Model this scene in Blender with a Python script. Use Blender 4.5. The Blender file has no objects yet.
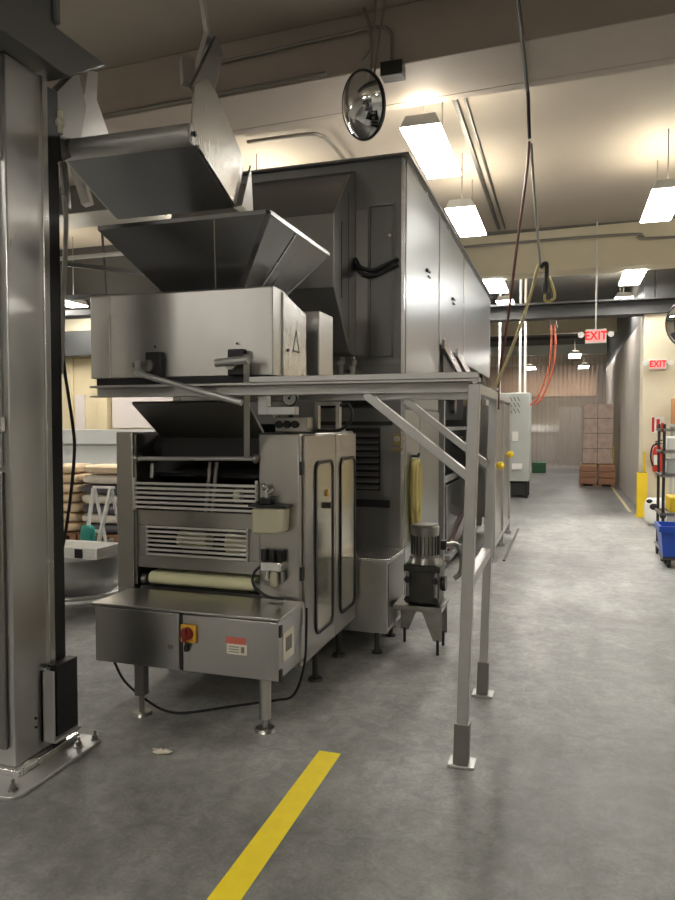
import bpy, bmesh, math, random
from mathutils import Vector, Matrix
random.seed(7)
scene = bpy.context.scene
COL = scene.collection
V = Vector
PI = math.pi

# ------------------------------------------------------------------ materials
def new_mat(name):
    m = bpy.data.materials.new(name); m.use_nodes = True
    nt = m.node_tree
    b = nt.nodes['Principled BSDF']
    return m, nt, b

def plain(name, col, rough=0.5, metal=0.0, bump=0.0, bscale=60, spec=0.5, var=0.0, vscale=4):
    m, nt, b = new_mat(name)
    b.inputs['Base Color'].default_value = (*col, 1)
    b.inputs['Roughness'].default_value = rough
    b.inputs['Metallic'].default_value = metal
    b.inputs['Specular IOR Level'].default_value = spec
    tc = nt.nodes.new('ShaderNodeTexCoord')
    if var > 0:
        n = nt.nodes.new('ShaderNodeTexNoise'); n.inputs['Scale'].default_value = vscale
        n.inputs['Detail'].default_value = 6
        nt.links.new(tc.outputs['Object'], n.inputs['Vector'])
        mx = nt.nodes.new('ShaderNodeMix'); mx.data_type = 'RGBA'
        mx.inputs[6].default_value = (*[c * (1 - var) for c in col], 1)
        mx.inputs[7].default_value = (*[min(1, c * (1 + var)) for c in col], 1)
        nt.links.new(n.outputs['Fac'], mx.inputs[0])
        nt.links.new(mx.outputs[2], b.inputs['Base Color'])
    if bump > 0:
        n2 = nt.nodes.new('ShaderNodeTexNoise'); n2.inputs['Scale'].default_value = bscale
        n2.inputs['Detail'].default_value = 3
        nt.links.new(tc.outputs['Object'], n2.inputs['Vector'])
        bp = nt.nodes.new('ShaderNodeBump'); bp.inputs['Strength'].default_value = bump
        bp.inputs['Distance'].default_value = 0.01
        nt.links.new(n2.outputs['Fac'], bp.inputs['Height'])
        nt.links.new(bp.outputs['Normal'], b.inputs['Normal'])
    return m

def steel(name, col=(0.55, 0.545, 0.535), rough=0.30, grain='Z', smear=0.12, wave=0.03, rvar=0.10, grit=0.05):
    """brushed stainless: fine grain along one axis plus cloudy wiped-on smears"""
    m, nt, b = new_mat(name)
    b.inputs['Metallic'].default_value = 1.0
    tc = nt.nodes.new('ShaderNodeTexCoord')
    mp = nt.nodes.new('ShaderNodeMapping')
    s = {'X': (2, 160, 160), 'Y': (160, 2, 160), 'Z': (160, 160, 2)}[grain]
    mp.inputs['Scale'].default_value = s
    nt.links.new(tc.outputs['Object'], mp.inputs['Vector'])
    g = nt.nodes.new('ShaderNodeTexNoise'); g.inputs['Scale'].default_value = 1.0; g.inputs['Detail'].default_value = 2
    nt.links.new(mp.outputs['Vector'], g.inputs['Vector'])
    c = nt.nodes.new('ShaderNodeTexNoise'); c.inputs['Scale'].default_value = 3.2
    c.inputs['Detail'].default_value = 5; c.inputs['Distortion'].default_value = 0.8
    nt.links.new(tc.outputs['Object'], c.inputs['Vector'])
    mx = nt.nodes.new('ShaderNodeMix'); mx.data_type = 'RGBA'
    mx.inputs[6].default_value = (*[x * (1 - smear) for x in col], 1)
    mx.inputs[7].default_value = (*[min(1, x * (1 + smear)) for x in col], 1)
    nt.links.new(c.outputs['Fac'], mx.inputs[0])
    nt.links.new(mx.outputs[2], b.inputs['Base Color'])
    ad = nt.nodes.new('ShaderNodeMath'); ad.operation = 'MULTIPLY_ADD'
    ad.inputs[1].default_value = rvar; ad.inputs[2].default_value = rough - rvar*0.5 - 0.025
    nt.links.new(c.outputs['Fac'], ad.inputs[0])
    ad2 = nt.nodes.new('ShaderNodeMath'); ad2.operation = 'MULTIPLY_ADD'
    ad2.inputs[1].default_value = grit
    nt.links.new(g.outputs['Fac'], ad2.inputs[0]); nt.links.new(ad.outputs[0], ad2.inputs[2])
    nt.links.new(ad2.outputs[0], b.inputs['Roughness'])
    bp = nt.nodes.new('ShaderNodeBump'); bp.inputs['Strength'].default_value = 0.004 if grit else 0.0
    bp.inputs['Distance'].default_value = 0.001
    nt.links.new(g.outputs['Fac'], bp.inputs['Height'])
    w = nt.nodes.new('ShaderNodeTexNoise'); w.inputs['Scale'].default_value = 1.6; w.inputs['Detail'].default_value = 1
    nt.links.new(tc.outputs['Object'], w.inputs['Vector'])
    bp2 = nt.nodes.new('ShaderNodeBump'); bp2.inputs['Strength'].default_value = wave * 10
    bp2.inputs['Distance'].default_value = 0.01
    nt.links.new(w.outputs['Fac'], bp2.inputs['Height'])
    nt.links.new(bp.outputs['Normal'], bp2.inputs['Normal'])
    nt.links.new(bp2.outputs['Normal'], b.inputs['Normal'])
    return m

def emit(name, col, strength):
    m = bpy.data.materials.new(name); m.use_nodes = True
    nt = m.node_tree; nt.nodes.clear()
    e = nt.nodes.new('ShaderNodeEmission'); o = nt.nodes.new('ShaderNodeOutputMaterial')
    e.inputs['Color'].default_value = (*col, 1); e.inputs['Strength'].default_value = strength
    nt.links.new(e.outputs[0], o.inputs[0])
    return m

def concrete():
    m, nt, b = new_mat('worn_concrete')
    tc = nt.nodes.new('ShaderNodeTexCoord')
    def noise(sc, det, dist=0.0, rough=0.55, mscale=None):
        n = nt.nodes.new('ShaderNodeTexNoise'); n.inputs['Scale'].default_value = sc
        n.inputs['Detail'].default_value = det; n.inputs['Distortion'].default_value = dist
        n.inputs['Roughness'].default_value = rough
        if mscale:
            mp = nt.nodes.new('ShaderNodeMapping'); mp.inputs['Scale'].default_value = mscale
            mp.inputs['Rotation'].default_value = (0, 0, 0.3)
            nt.links.new(tc.outputs['Object'], mp.inputs['Vector']); nt.links.new(mp.outputs[0], n.inputs['Vector'])
        else:
            nt.links.new(tc.outputs['Object'], n.inputs['Vector'])
        return n
    big = noise(0.7, 6, 0.6); mid = noise(4.5, 8, 0.4, 0.65); fine = noise(70, 4); streak = noise(1.2, 6, 0.3, 0.6, (2.2, 0.5, 1))
    r1 = nt.nodes.new('ShaderNodeValToRGB')
    r1.color_ramp.elements[0].position = 0.32; r1.color_ramp.elements[0].color = (0.158, 0.156, 0.150, 1)
    r1.color_ramp.elements[1].position = 0.68; r1.color_ramp.elements[1].color = (0.285, 0.282, 0.272, 1)
    nt.links.new(big.outputs['Fac'], r1.inputs[0])
    def mult(a, fac, lo, hi):
        r = nt.nodes.new('ShaderNodeMapRange'); r.inputs[1].default_value = 0.3; r.inputs[2].default_value = 0.7
        r.inputs[3].default_value = lo; r.inputs[4].default_value = hi
        nt.links.new(fac, r.inputs[0])
        mx = nt.nodes.new('ShaderNodeVectorMath'); mx.operation = 'SCALE'
        nt.links.new(a, mx.inputs[0]); nt.links.new(r.outputs[0], mx.inputs['Scale'])
        return mx.outputs[0]
    c = mult(r1.outputs[0], mid.outputs['Fac'], 0.78, 1.22)
    c = mult(c, streak.outputs['Fac'], 0.78, 1.22)
    c = mult(c, fine.outputs['Fac'], 0.88, 1.12)
    blot = noise(13, 6, 0.8, 0.7); c = mult(c, blot.outputs['Fac'], 0.76, 1.24)
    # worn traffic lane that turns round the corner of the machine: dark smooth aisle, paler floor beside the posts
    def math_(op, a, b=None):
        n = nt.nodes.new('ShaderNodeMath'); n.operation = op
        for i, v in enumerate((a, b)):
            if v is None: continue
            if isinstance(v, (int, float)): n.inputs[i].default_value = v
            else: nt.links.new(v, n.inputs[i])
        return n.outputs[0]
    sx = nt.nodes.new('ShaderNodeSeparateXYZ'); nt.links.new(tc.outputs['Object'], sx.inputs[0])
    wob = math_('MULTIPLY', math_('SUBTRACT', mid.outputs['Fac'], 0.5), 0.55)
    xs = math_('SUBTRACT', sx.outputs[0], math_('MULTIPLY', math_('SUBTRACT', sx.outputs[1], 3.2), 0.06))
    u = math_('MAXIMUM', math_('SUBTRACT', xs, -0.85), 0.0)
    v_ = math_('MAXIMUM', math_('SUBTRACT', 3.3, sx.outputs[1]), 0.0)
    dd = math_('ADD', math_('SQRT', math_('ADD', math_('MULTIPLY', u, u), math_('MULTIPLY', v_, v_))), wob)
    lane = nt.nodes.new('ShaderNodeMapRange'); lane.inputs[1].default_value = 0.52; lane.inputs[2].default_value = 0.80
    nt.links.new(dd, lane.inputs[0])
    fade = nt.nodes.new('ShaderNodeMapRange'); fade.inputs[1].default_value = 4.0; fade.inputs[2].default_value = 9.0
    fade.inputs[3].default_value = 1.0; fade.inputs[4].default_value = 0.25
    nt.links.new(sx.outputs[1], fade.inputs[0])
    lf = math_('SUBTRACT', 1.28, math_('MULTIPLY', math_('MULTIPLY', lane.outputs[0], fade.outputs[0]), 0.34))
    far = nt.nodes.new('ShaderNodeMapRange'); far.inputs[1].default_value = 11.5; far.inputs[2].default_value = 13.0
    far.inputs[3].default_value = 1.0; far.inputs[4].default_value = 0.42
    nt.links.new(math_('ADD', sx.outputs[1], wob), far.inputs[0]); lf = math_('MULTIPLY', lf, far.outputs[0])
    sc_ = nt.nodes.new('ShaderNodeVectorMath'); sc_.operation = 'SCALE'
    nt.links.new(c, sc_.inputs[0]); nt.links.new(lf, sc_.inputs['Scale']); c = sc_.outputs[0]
    # pale dried flour scuffs: sparse spots
    sp = noise(2.3, 5, 1.2, 0.7)
    rs = nt.nodes.new('ShaderNodeMapRange'); rs.inputs[1].default_value = 0.62; rs.inputs[2].default_value = 0.72
    rs.inputs[3].default_value = 0; rs.inputs[4].default_value = 0.5
    nt.links.new(sp.outputs['Fac'], rs.inputs[0])
    mx = nt.nodes.new('ShaderNodeMix'); mx.data_type = 'RGBA'; mx.inputs[7].default_value = (0.42, 0.41, 0.38, 1)
    nt.links.new(rs.outputs[0], mx.inputs[0]); nt.links.new(c, mx.inputs[6])
    nt.links.new(mx.outputs[2], b.inputs['Base Color'])
    rr = nt.nodes.new('ShaderNodeMapRange'); rr.inputs[3].default_value = 0.38; rr.inputs[4].default_value = 0.62
    nt.links.new(mid.outputs['Fac'], rr.inputs[0]); nt.links.new(rr.outputs[0], b.inputs['Roughness'])
    bp = nt.nodes.new('ShaderNodeBump'); bp.inputs['Strength'].default_value = 0.12; bp.inputs['Distance'].default_value = 0.01
    nt.links.new(mid.outputs['Fac'], bp.inputs['Height']); nt.links.new(bp.outputs[0], b.inputs['Normal'])
    return m

def vinyl(name, col, alpha):
    m, nt, b = new_mat(name)
    b.inputs['Base Color'].default_value = (*col, 1); b.inputs['Roughness'].default_value = 0.18
    b.inputs['Alpha'].default_value = alpha
    return m

M = {}
M['steel'] = steel('brushed_stainless')
M['steel_h'] = steel('brushed_stainless_lengthwise', (0.52, 0.51, 0.495), 0.30, 'X', 0.12, 0.02)
M['steel_bright'] = steel('polished_stainless', (0.72, 0.715, 0.70), 0.26, 'Z', 0.08)
M['steel_side'] = steel('mirror_side_sheet', (0.41, 0.435, 0.455), 0.34, 'Z', 0.06, 0.008, 0.04, 0.0)
M['steel_warm'] = steel('warm_stainless', (0.44, 0.425, 0.40), 0.33, 'Z')
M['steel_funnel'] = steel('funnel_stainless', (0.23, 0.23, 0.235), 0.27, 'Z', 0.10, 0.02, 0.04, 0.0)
M['steel_dark'] = steel('dull_dark_steel', (0.27, 0.26, 0.25), 0.42, 'Z')
M['oven_grey'] = plain('grey_enclosure_sheet', (0.21, 0.208, 0.205), 0.40, 0.45, 0.03, 20, var=0.1)
M['hood_grey'] = plain('hood_sheet', (0.27, 0.268, 0.262), 0.36, 0.55, var=0.08)
M['galv'] = plain('galvanised_tube', (0.52, 0.515, 0.505), 0.40, 0.7, 0.05, 80, var=0.12, vscale=9)
M['chrome'] = plain('chrome', (0.8, 0.79, 0.77), 0.14, 1.0)
M['black'] = plain('black_rubber', (0.012, 0.012, 0.013), 0.5)
M['dark'] = plain('dark_machine_paint', (0.022, 0.022, 0.024), 0.45, 0.2)
M['iron'] = plain('greasy_cast_iron', (0.07, 0.068, 0.062), 0.38, 0.7, 0.2, 40, var=0.35, vscale=14)
M['motor'] = plain('motor_metal', (0.34, 0.33, 0.31), 0.3, 0.9, 0.1, 30, var=0.35, vscale=18)
M['belt'] = plain('pale_yellow_belt', (0.88, 0.86, 0.56), 0.5, var=0.04)
M['roller'] = plain('pale_roller', (0.85, 0.83, 0.58), 0.5)
M['tank'] = plain('milky_plastic', (0.55, 0.52, 0.38), 0.4, var=0.08)
M['window'] = plain('reflective_window_pane', (0.40, 0.38, 0.31), 0.16, 0.75, var=0.15, vscale=3)
M['yellow'] = plain('yellow_paint', (0.80, 0.56, 0.02), 0.45, var=0.08)
M['tape'] = plain('yellow_floor_tape', (0.96, 0.72, 0.025), 0.5, 0, 0.1, 40, var=0.12, vscale=14)
M['hose_y'] = plain('yellow_hose', (0.66, 0.56, 0.20), 0.45)
M['hose_pale'] = plain('pale_yellow_hose', (0.62, 0.53, 0.28), 0.5)
M['hose_red'] = plain('dark_red_hose', (0.13, 0.04, 0.03), 0.5)
M['cord_orange'] = plain('orange_cord', (0.62, 0.13, 0.06), 0.5)
M['red'] = plain('red_plastic', (0.55, 0.03, 0.025), 0.4)
M['red_dark'] = plain('dark_red_knob', (0.22, 0.02, 0.015), 0.4)
M['white'] = plain('white_plastic', (0.78, 0.77, 0.73), 0.45)
M['cream'] = plain('cream_wall_paint', (0.70, 0.63, 0.47), 0.6, 0, 0.08, 25, var=0.05)
M['wall_white'] = plain('off_white_wall_paint', (0.66, 0.64, 0.58), 0.6, 0, 0.08, 25, var=0.05)
M['bench'] = plain('stainless_shine_white', (0.62, 0.63, 0.61), 0.35, 0.15, var=0.12, vscale=3)  # whitish colour stands in for stainless reflecting bright light
M['tape_faint'] = plain('worn_tan_line', (0.40, 0.33, 0.20), 0.6, var=0.25, vscale=6)
M['beige'] = plain('beige_door', (0.66, 0.56, 0.36), 0.55, var=0.05)
M['tan'] = plain('tan_beam_paint', (0.40, 0.345, 0.295), 0.65, 0, 0.1, 20, var=0.07)
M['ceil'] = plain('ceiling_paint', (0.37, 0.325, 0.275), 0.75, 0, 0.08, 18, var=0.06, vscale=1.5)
M['ceil_dark'] = plain('unlit_ceiling_dark', (0.15, 0.145, 0.14), 0.7, var=0.1)  # dark colour stands in for the lack of light on the rear ceiling
M['girder'] = plain('dark_girder', (0.07, 0.07, 0.07), 0.55, 0.3)
M['grey_paint'] = plain('grey_machine_paint', (0.125, 0.125, 0.122), 0.42, 0.3, var=0.06)
M['cab_grey'] = plain('light_grey_cabinet', (0.44, 0.46, 0.43), 0.45, var=0.04)
M['pipe_grey'] = plain('grey_conduit', (0.24, 0.225, 0.20), 0.45, 0.5)
M['pipe_white'] = plain('white_conduit', (0.66, 0.65, 0.62), 0.45)
M['blue'] = plain('blue_plastic', (0.015, 0.07, 0.42), 0.35, var=0.08)
M['paper'] = plain('paper_sack', (0.66, 0.51, 0.34), 0.7, 0, 0.3, 12, var=0.12)
M['paper_dark'] = plain('dark_printed_sack', (0.08, 0.075, 0.09), 0.5, 0, 0.3, 12, var=0.3)
M['paper_white'] = plain('white_sack', (0.62, 0.56, 0.47), 0.6, 0, 0.3, 12, var=0.15)
M['card'] = plain('cardboard', (0.34, 0.20, 0.11), 0.7, var=0.1)
M['orange_box'] = plain('orange_cardboard', (0.55, 0.26, 0.10), 0.65)
M['wood'] = plain('pallet_wood', (0.25, 0.12, 0.065), 0.7, var=0.2, vscale=9)
M['wrap'] = plain('wrapped_cartons', (0.36, 0.27, 0.225), 0.22, var=0.4, vscale=7)
M['teal'] = plain('teal_bag', (0.03, 0.30, 0.24), 0.5)
M['orange'] = plain('orange_yellow_plate', (0.78, 0.42, 0.04), 0.45)
M['pinkwhite'] = plain('pale_board', (0.66, 0.60, 0.57), 0.35)
M['label'] = plain('label_white', (0.74, 0.70, 0.58), 0.5)
M['label_red'] = plain('label_red', (0.62, 0.16, 0.12), 0.5)
M['bars'] = plain('bright_guard_bars', (0.72, 0.71, 0.68), 0.35, 0.45)
M['ochre'] = plain('ochre_plate', (0.36, 0.26, 0.12), 0.5)
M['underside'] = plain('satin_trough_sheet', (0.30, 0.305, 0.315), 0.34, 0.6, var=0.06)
M['amber'] = plain('amber_plastic', (0.55, 0.30, 0.05), 0.4)
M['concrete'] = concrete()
M['strip'] = vinyl('clear_vinyl_strip', (0.60, 0.52, 0.47), 0.30)
M['vinyl_wall'] = plain('vertical_metal_sheet', (0.50, 0.455, 0.42), 0.28, 0.4, var=0.15, vscale=2)
M['mirror'] = plain('mirror_glass', (0.86, 0.87, 0.88), 0.03, 1.0)
M['lamp'] = emit('fluorescent_diffuser', (1.0, 0.965, 0.89), 62.0)
M['lamp_up'] = emit('added_uplight_glow', (1.0, 0.90, 0.70), 28.0)
M['exit_face'] = emit('lit_sign_face', (1.0, 0.50, 0.43), 0.9)
M['exit_red'] = emit('lit_sign_letters', (1.0, 0.03, 0.03), 1.2)

# ------------------------------------------------------------------ builders
OFF = {}
def base_of(p):
    return OFF.get(p.name, V((0, 0, 0))) if p else V((0, 0, 0))

class B:
    def __init__(s): s.bm = bmesh.new()
    def face(s, vs):
        try: return s.bm.faces.new(vs)
        except ValueError: return None
    def box(s, x0, x1, y0, y1, z0, z1):
        v = [s.bm.verts.new(p) for p in ((x0,y0,z0),(x1,y0,z0),(x1,y1,z0),(x0,y1,z0),(x0,y0,z1),(x1,y0,z1),(x1,y1,z1),(x0,y1,z1))]
        for f in ((3,2,1,0),(4,5,6,7),(0,1,5,4),(1,2,6,5),(2,3,7,6),(3,0,4,7)): s.face([v[i] for i in f])
        return s
    def bar(s, p, q, w, h=None, up=(0, 0, 1)):
        h = h or w; p = V(p); q = V(q); d = (q - p).normalized(); u = V(up)
        if abs(d.dot(u)) > 0.98: u = V((0, 1, 0))
        a = d.cross(u).normalized(); c = a.cross(d).normalized()
        ring = [a*w/2 + c*h/2, -a*w/2 + c*h/2, -a*w/2 - c*h/2, a*w/2 - c*h/2]
        v0 = [s.bm.verts.new(p + r) for r in ring]; v1 = [s.bm.verts.new(q + r) for r in ring]
        for i in range(4): s.face([v0[i], v0[(i+1) % 4], v1[(i+1) % 4], v1[i]])
        s.face(v0[::-1]); s.face(v1)
        return s
    def cyl(s, p, q, r, r2=None, n=20):
        r2 = r if r2 is None else r2
        p = V(p); q = V(q); d = (q - p).normalized(); u = V((0, 0, 1)) if abs(d.z) < 0.9 else V((0, 1, 0))
        a = d.cross(u).normalized(); c = a.cross(d)
        k = [(math.cos(2*PI*i/n), math.sin(2*PI*i/n)) for i in range(n)]
        v0 = [s.bm.verts.new(p + (a*x + c*y)*r) for x, y in k]; v1 = [s.bm.verts.new(q + (a*x + c*y)*r2) for x, y in k]
        for i in range(n): s.face([v0[i], v0[(i+1) % n], v1[(i+1) % n], v1[i]])
        s.face(v0[::-1]); s.face(v1)
        return s
    def tube(s, pts, r, n=8, sub=6):
        P = [V(p) for p in pts]
        if len(P) > 2 and sub > 1:
            E = [2*P[0]-P[1]] + P + [2*P[-1]-P[-2]]; out = []
            for i in range(1, len(E)-2):
                a, b, c, d = E[i-1:i+3]
                for j in range(sub):
                    t = j/sub
                    out.append(0.5*((2*b) + (c-a)*t + (2*a-5*b+4*c-d)*t*t + (3*b-a-3*c+d)*t**3))
            P = out + [P[-1]]
        prev = None; ref = None; first = None
        for i, p in enumerate(P):
            d = (P[min(i+1, len(P)-1)] - P[max(i-1, 0)]).normalized()
            if ref is None:
                ref = V((0, 0, 1)) if abs(d.z) < 0.9 else V((1, 0, 0))
            a = (ref - d*ref.dot(d)).normalized(); ref = a; c = d.cross(a)
            ring = [s.bm.verts.new(p + (a*math.cos(2*PI*k/n) + c*math.sin(2*PI*k/n))*r) for k in range(n)]
            if prev:
                for k in range(n): s.face([prev[k], prev[(k+1) % n], ring[(k+1) % n], ring[k]])
            else: first = ring
            prev = ring
        s.face(first[::-1]); s.face(prev)
        return s
    def prism(s, pts, vec):
        vec = V(vec)
        v0 = [s.bm.verts.new(V(p)) for p in pts]; v1 = [s.bm.verts.new(V(p)+vec) for p in pts]
        n = len(pts)
        for i in range(n): s.face([v0[i], v0[(i+1) % n], v1[(i+1) % n], v1[i]])
        s.face(v0[::-1]); s.face(v1)
        return s
    def ring_prism(s, outer, inner, vec):
        vec = V(vec); n = len(outer)
        o0 = [s.bm.verts.new(V(p)) for p in outer]; o1 = [s.bm.verts.new(V(p)+vec) for p in outer]
        i0 = [s.bm.verts.new(V(p)) for p in inner]; i1 = [s.bm.verts.new(V(p)+vec) for p in inner]
        for k in range(n):
            j = (k+1) % n
            s.face([o0[k], o0[j], o1[j], o1[k]]); s.face([i0[j], i0[k], i1[k], i1[j]])
            s.face([o0[j], o0[k], i0[k], i0[j]]); s.face([o1[k], o1[j], i1[j], i1[k]])
        return s
    def lathe(s, prof, c, n=28, axis='Z', mat=None):
        rings = []
        for r, h in prof:
            ring = []
            for k in range(n):
                a = 2*PI*k/n
                p = V((r*math.cos(a), r*math.sin(a), h))
                if mat: p = mat @ p
                ring.append(s.bm.verts.new(p + V(c)))
            rings.append(ring)
        for a, b in zip(rings, rings[1:]):
            for k in range(n): s.face([a[k], a[(k+1) % n], b[(k+1) % n], b[k]])
        s.face(rings[0][::-1]); s.face(rings[-1])
        return s
    def ball(s, c, r, sx=1, sy=1, sz=1, n=16):
        mt = Matrix.Translation(V(c)) @ Matrix.Diagonal((sx, sy, sz, 1))
        bmesh.ops.create_uvsphere(s.bm, u_segments=n, v_segments=max(6, n//2), radius=r, matrix=mt)
        return s
    def pillow(s, c, lx, ly, lz, seed=0):
        rnd = random.Random(seed); n = 10; m_ = 6
        mt = Matrix.Translation(V(c))
        r = bmesh.ops.create_uvsphere(s.bm, u_segments=20, v_segments=10, radius=1.0)
        for v in r['verts']:
            x, y, z = v.co
            f = lambda t: math.copysign(abs(t)**0.45, t)
            v.co = V((f(x)*lx/2*(1+rnd.uniform(-.02, .02)), f(y)*ly/2*(1+rnd.uniform(-.02, .02)), math.copysign(abs(z)**0.6, z)*lz/2*(1+rnd.uniform(-.05, .05)))) + V(c)
        return s
    def build(s, name, mat, parent=None, bev=0.0, smooth=True, ang=35, **tags):
        off = base_of(parent)
        bmesh.ops.recalc_face_normals(s.bm, faces=s.bm.faces)
        me = bpy.data.meshes.new(name)
        if parent is None and 'loc' in tags:
            off = V(tags.pop('loc'))
        for v in s.bm.verts: v.co -= off
        s.bm.to_mesh(me); s.bm.free()
        me.materials.append(M[mat] if isinstance(mat, str) else mat)
        if smooth and len(me.polygons):
            me.polygons.foreach_set('use_smooth', [True]*len(me.polygons))
            me.set_sharp_from_angle(angle=math.radians(ang))
        o = bpy.data.objects.new(name, me); COL.objects.link(o)
        if parent: o.parent = parent
        else: o.location = off
        OFF[o.name] = off
        if bev > 0:
            md = o.modifiers.new('bevel', 'BEVEL'); md.width = bev; md.segments = 2; md.limit_method = 'ANGLE'; md.angle_limit = math.radians(40)
        for k, v in tags.items(): o[k] = v
        return o

def thing(name, label, cat, loc, group=None):
    o = bpy.data.objects.new(name, None); COL.objects.link(o)
    o.location = loc; o.empty_display_size = 0.1
    o['label'] = label; o['category'] = cat
    if group: o['group'] = group
    OFF[o.name] = V(loc)
    return o

def solo(b, name, mat, label, cat, loc, group=None, bev=0.0, **kw):
    o = b.build(name, mat, None, bev=bev, loc=loc, **kw)
    o['label'] = label; o['category'] = cat
    if group: o['group'] = group
    return o

def struct(b, name, mat, bev=0.0, parent=None):
    o = b.build(name, mat, parent, bev=bev)
    if not parent: o['kind'] = 'structure'
    return o

def copy_tree(o, parent=None):
    c = o.copy(); COL.objects.link(c)
    if parent: c.parent = parent
    for ch in list(o.children): copy_tree(ch, c)
    return c

def rrect(cy, cz, hy, hz, r, x, n=5):
    """rounded rectangle in the y-z plane at x"""
    out = []
    for sy, sz, a0 in ((1, 1, 0), (-1, 1, 90), (-1, -1, 180), (1, -1, 270)):
        for k in range(n+1):
            a = math.radians(a0 + 90*k/n)
            out.append((x, cy + sy*(hy-r) + r*math.cos(a), cz + sz*(hz-r) + r*math.sin(a)))
    return out

# ------------------------------------------------------------------ camera
cam = bpy.data.cameras.new('camera'); co = bpy.data.objects.new('camera', cam); COL.objects.link(co)
F = 710.0
cam.sensor_fit = 'VERTICAL'; cam.sensor_height = 36.0; cam.sensor_width = 27.0; cam.lens = F*36/900
yaw = math.atan((565-337.5)/F); pit = math.atan((450-424)/F)
co.location = (0, 0, 1.5); co.rotation_euler = (PI/2 - pit, 0, yaw)
cam.clip_end = 100
scene.camera = co

# ------------------------------------------------------------------ the setting
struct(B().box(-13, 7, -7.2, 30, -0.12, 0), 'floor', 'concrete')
struct(B().box(-13, 7, -7.2, 11.4, 4.5, 4.62), 'ceiling', 'ceil')
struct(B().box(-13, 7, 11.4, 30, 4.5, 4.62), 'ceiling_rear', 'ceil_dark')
struct(B().box(-13, 7, -7.4, -7.2, 0, 4.5), 'wall_front', 'wall_white')
struct(B().box(-13.2, -13, -7.2, 30, 0, 4.5), 'wall_left', 'wall_white')
struct(B().box(6.0, 6.2, -7.2, 12.9, 0, 4.5), 'wall_right', 'wall_white')
struct(B().box(-13, 7, 29.8, 30, 0, 4.5), 'wall_back', 'cream')
struct(B().box(-13, -3.3, 10.3, 10.5, 0, 3.3), 'wall_rear_left', 'cream')
struct(B().box(-13, -3.3, 10.3, 10.5, 3.3, 4.5), 'trim_6', 'girder')
# near ceiling beam, slightly askew to the machine line
def skew_beam(x0, x1, yn, yf, z0, z1, k):
    pts = [(x0, yn + k*x0, z0), (x1, yn + k*x1, z0), (x1, yf + k*x1, z0), (x0, yf + k*x0, z0)]
    return B().prism(pts, (0, 0, z1-z0))
struct(skew_beam(-13, 6, 5.02, 5.62, 4.08, 4.5, -0.055), 'trim_1', 'tan', 0.01)
struct(skew_beam(-13, 6, 5.62, 5.72, 4.08, 4.13, -0.055), 'trim_2', 'tan', 0.004)
struct(skew_beam(-13, 6, 11.55, 12.0, 3.86, 4.5, -0.06), 'trim_3', 'cream', 0.01)
# pillar and wall stub right of the corridor
struct(B().box(1.21, 1.85, 12.66, 13.2, 0, 3.3), 'wall_pillar', 'cream', 0.01)
struct(B().box(1.43, 6, 13.0, 13.2, 3.3, 4.5), 'trim_9', 'girder')
struct(B().box(1.43, 6, 13.0, 13.2, 0, 3.3), 'wall_right_rear', 'cream')
g = B().box(-4, 6, 12.75, 12.79, 3.3, 3.56).box(-4, 6, 12.6, 12.95, 3.3, 3.33).box(-4, 6, 12.6, 12.95, 3.53, 3.56)
struct(g, 'trim_4', 'girder')
struct(B().box(-6, 6, 20.0, 20.25, 3.93, 4.5), 'trim_5', 'cream', 0.01)
# corridor side wall of upright sheets, folded every 0.35 m
pts = []
y = 13.2; k = 0
while y < 24.7:
    pts.append((1.24 if k % 2 else 1.30, y, 0)); y += 0.16; k += 1
pts += [(1.42, y, 0), (1.42, 13.2, 0)]
struct(B().prism(pts, (0, 0, 3.3)), 'wall_corridor_right', 'vinyl_wall')
struct(B().box(1.26, 1.42, 13.2, 24.8, 3.3, 4.5), 'trim_7', 'girder')
struct(B().box(-6.2, -6.0, 13.0, 29.8, 0, 4.5), 'wall_corridor_left', 'cream')

# ------------------------------------------------------------------ lights
def ceiling_light(x, y, label, z=3.85, group='hanging fluorescent lights', top=4.5):
    t = thing('ceiling_light', label, 'ceiling light', (x, y, z), group)
    w, l = 0.165, 0.61
    pr = [(x-w, y-l, z+0.012), (x+w, y-l, z+0.012), (x+w*0.72, y-l, z+0.10), (x-w*0.72, y-l, z+0.10)]
    h = B().prism(pr, (0, 2*l, 0))
    hs = h.build('housing', 'white', t, bev=0.006)
    B().box(x-w*0.6, x+w*0.6, y-l*0.95, y+l*0.95, z+0.1005, z+0.104).build('added_uplight', 'lamp_up', t)  # glowing strip added on the housing to brighten the ceiling
    B().box(x-w*0.97, x+w*0.97, y-l*0.985, y+l*0.985, z, z+0.0115).build('diffuser', 'lamp', t)
    for s in (-0.45, 0.45):
        B().tube([(x, y+s, z+0.10), (x, y+s, top)], 0.006, 6, 1).build('hanger', 'pipe_grey', t)
    return t
LY = (6.24, 8.47, 11.2, 14.3)
ceiling_light(-1.12, 6.24, 'nearest hanging fluorescent light, above the tall stainless machine corner beside the convex mirror')
ceiling_light(-1.12, 8.47, 'second hanging fluorescent light along the top edge of the tall stainless machine')
ceiling_light(-1.15, 12.5, 'third hanging fluorescent light, just beyond the far end of the tall stainless machine')
ceiling_light(-1.13, 14.6, 'farthest hanging fluorescent light of the left row, above the grey vented cabinet')
ceiling_light(0.97, 8.47, 'large hanging fluorescent light cut by the right edge of the photo')
ceiling_light(1.0, 12.45, 'hanging fluorescent light over the corridor, nearer of the two beside the cream pillar')
ceiling_light(1.02, 14.9, 'small hanging fluorescent light over the corridor, farther of the two beside the cream pillar')
ceiling_light(-7.55, 9.2, 'distant fluorescent light seen left of the hopper under the ceiling pipes', z=3.4)
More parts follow.
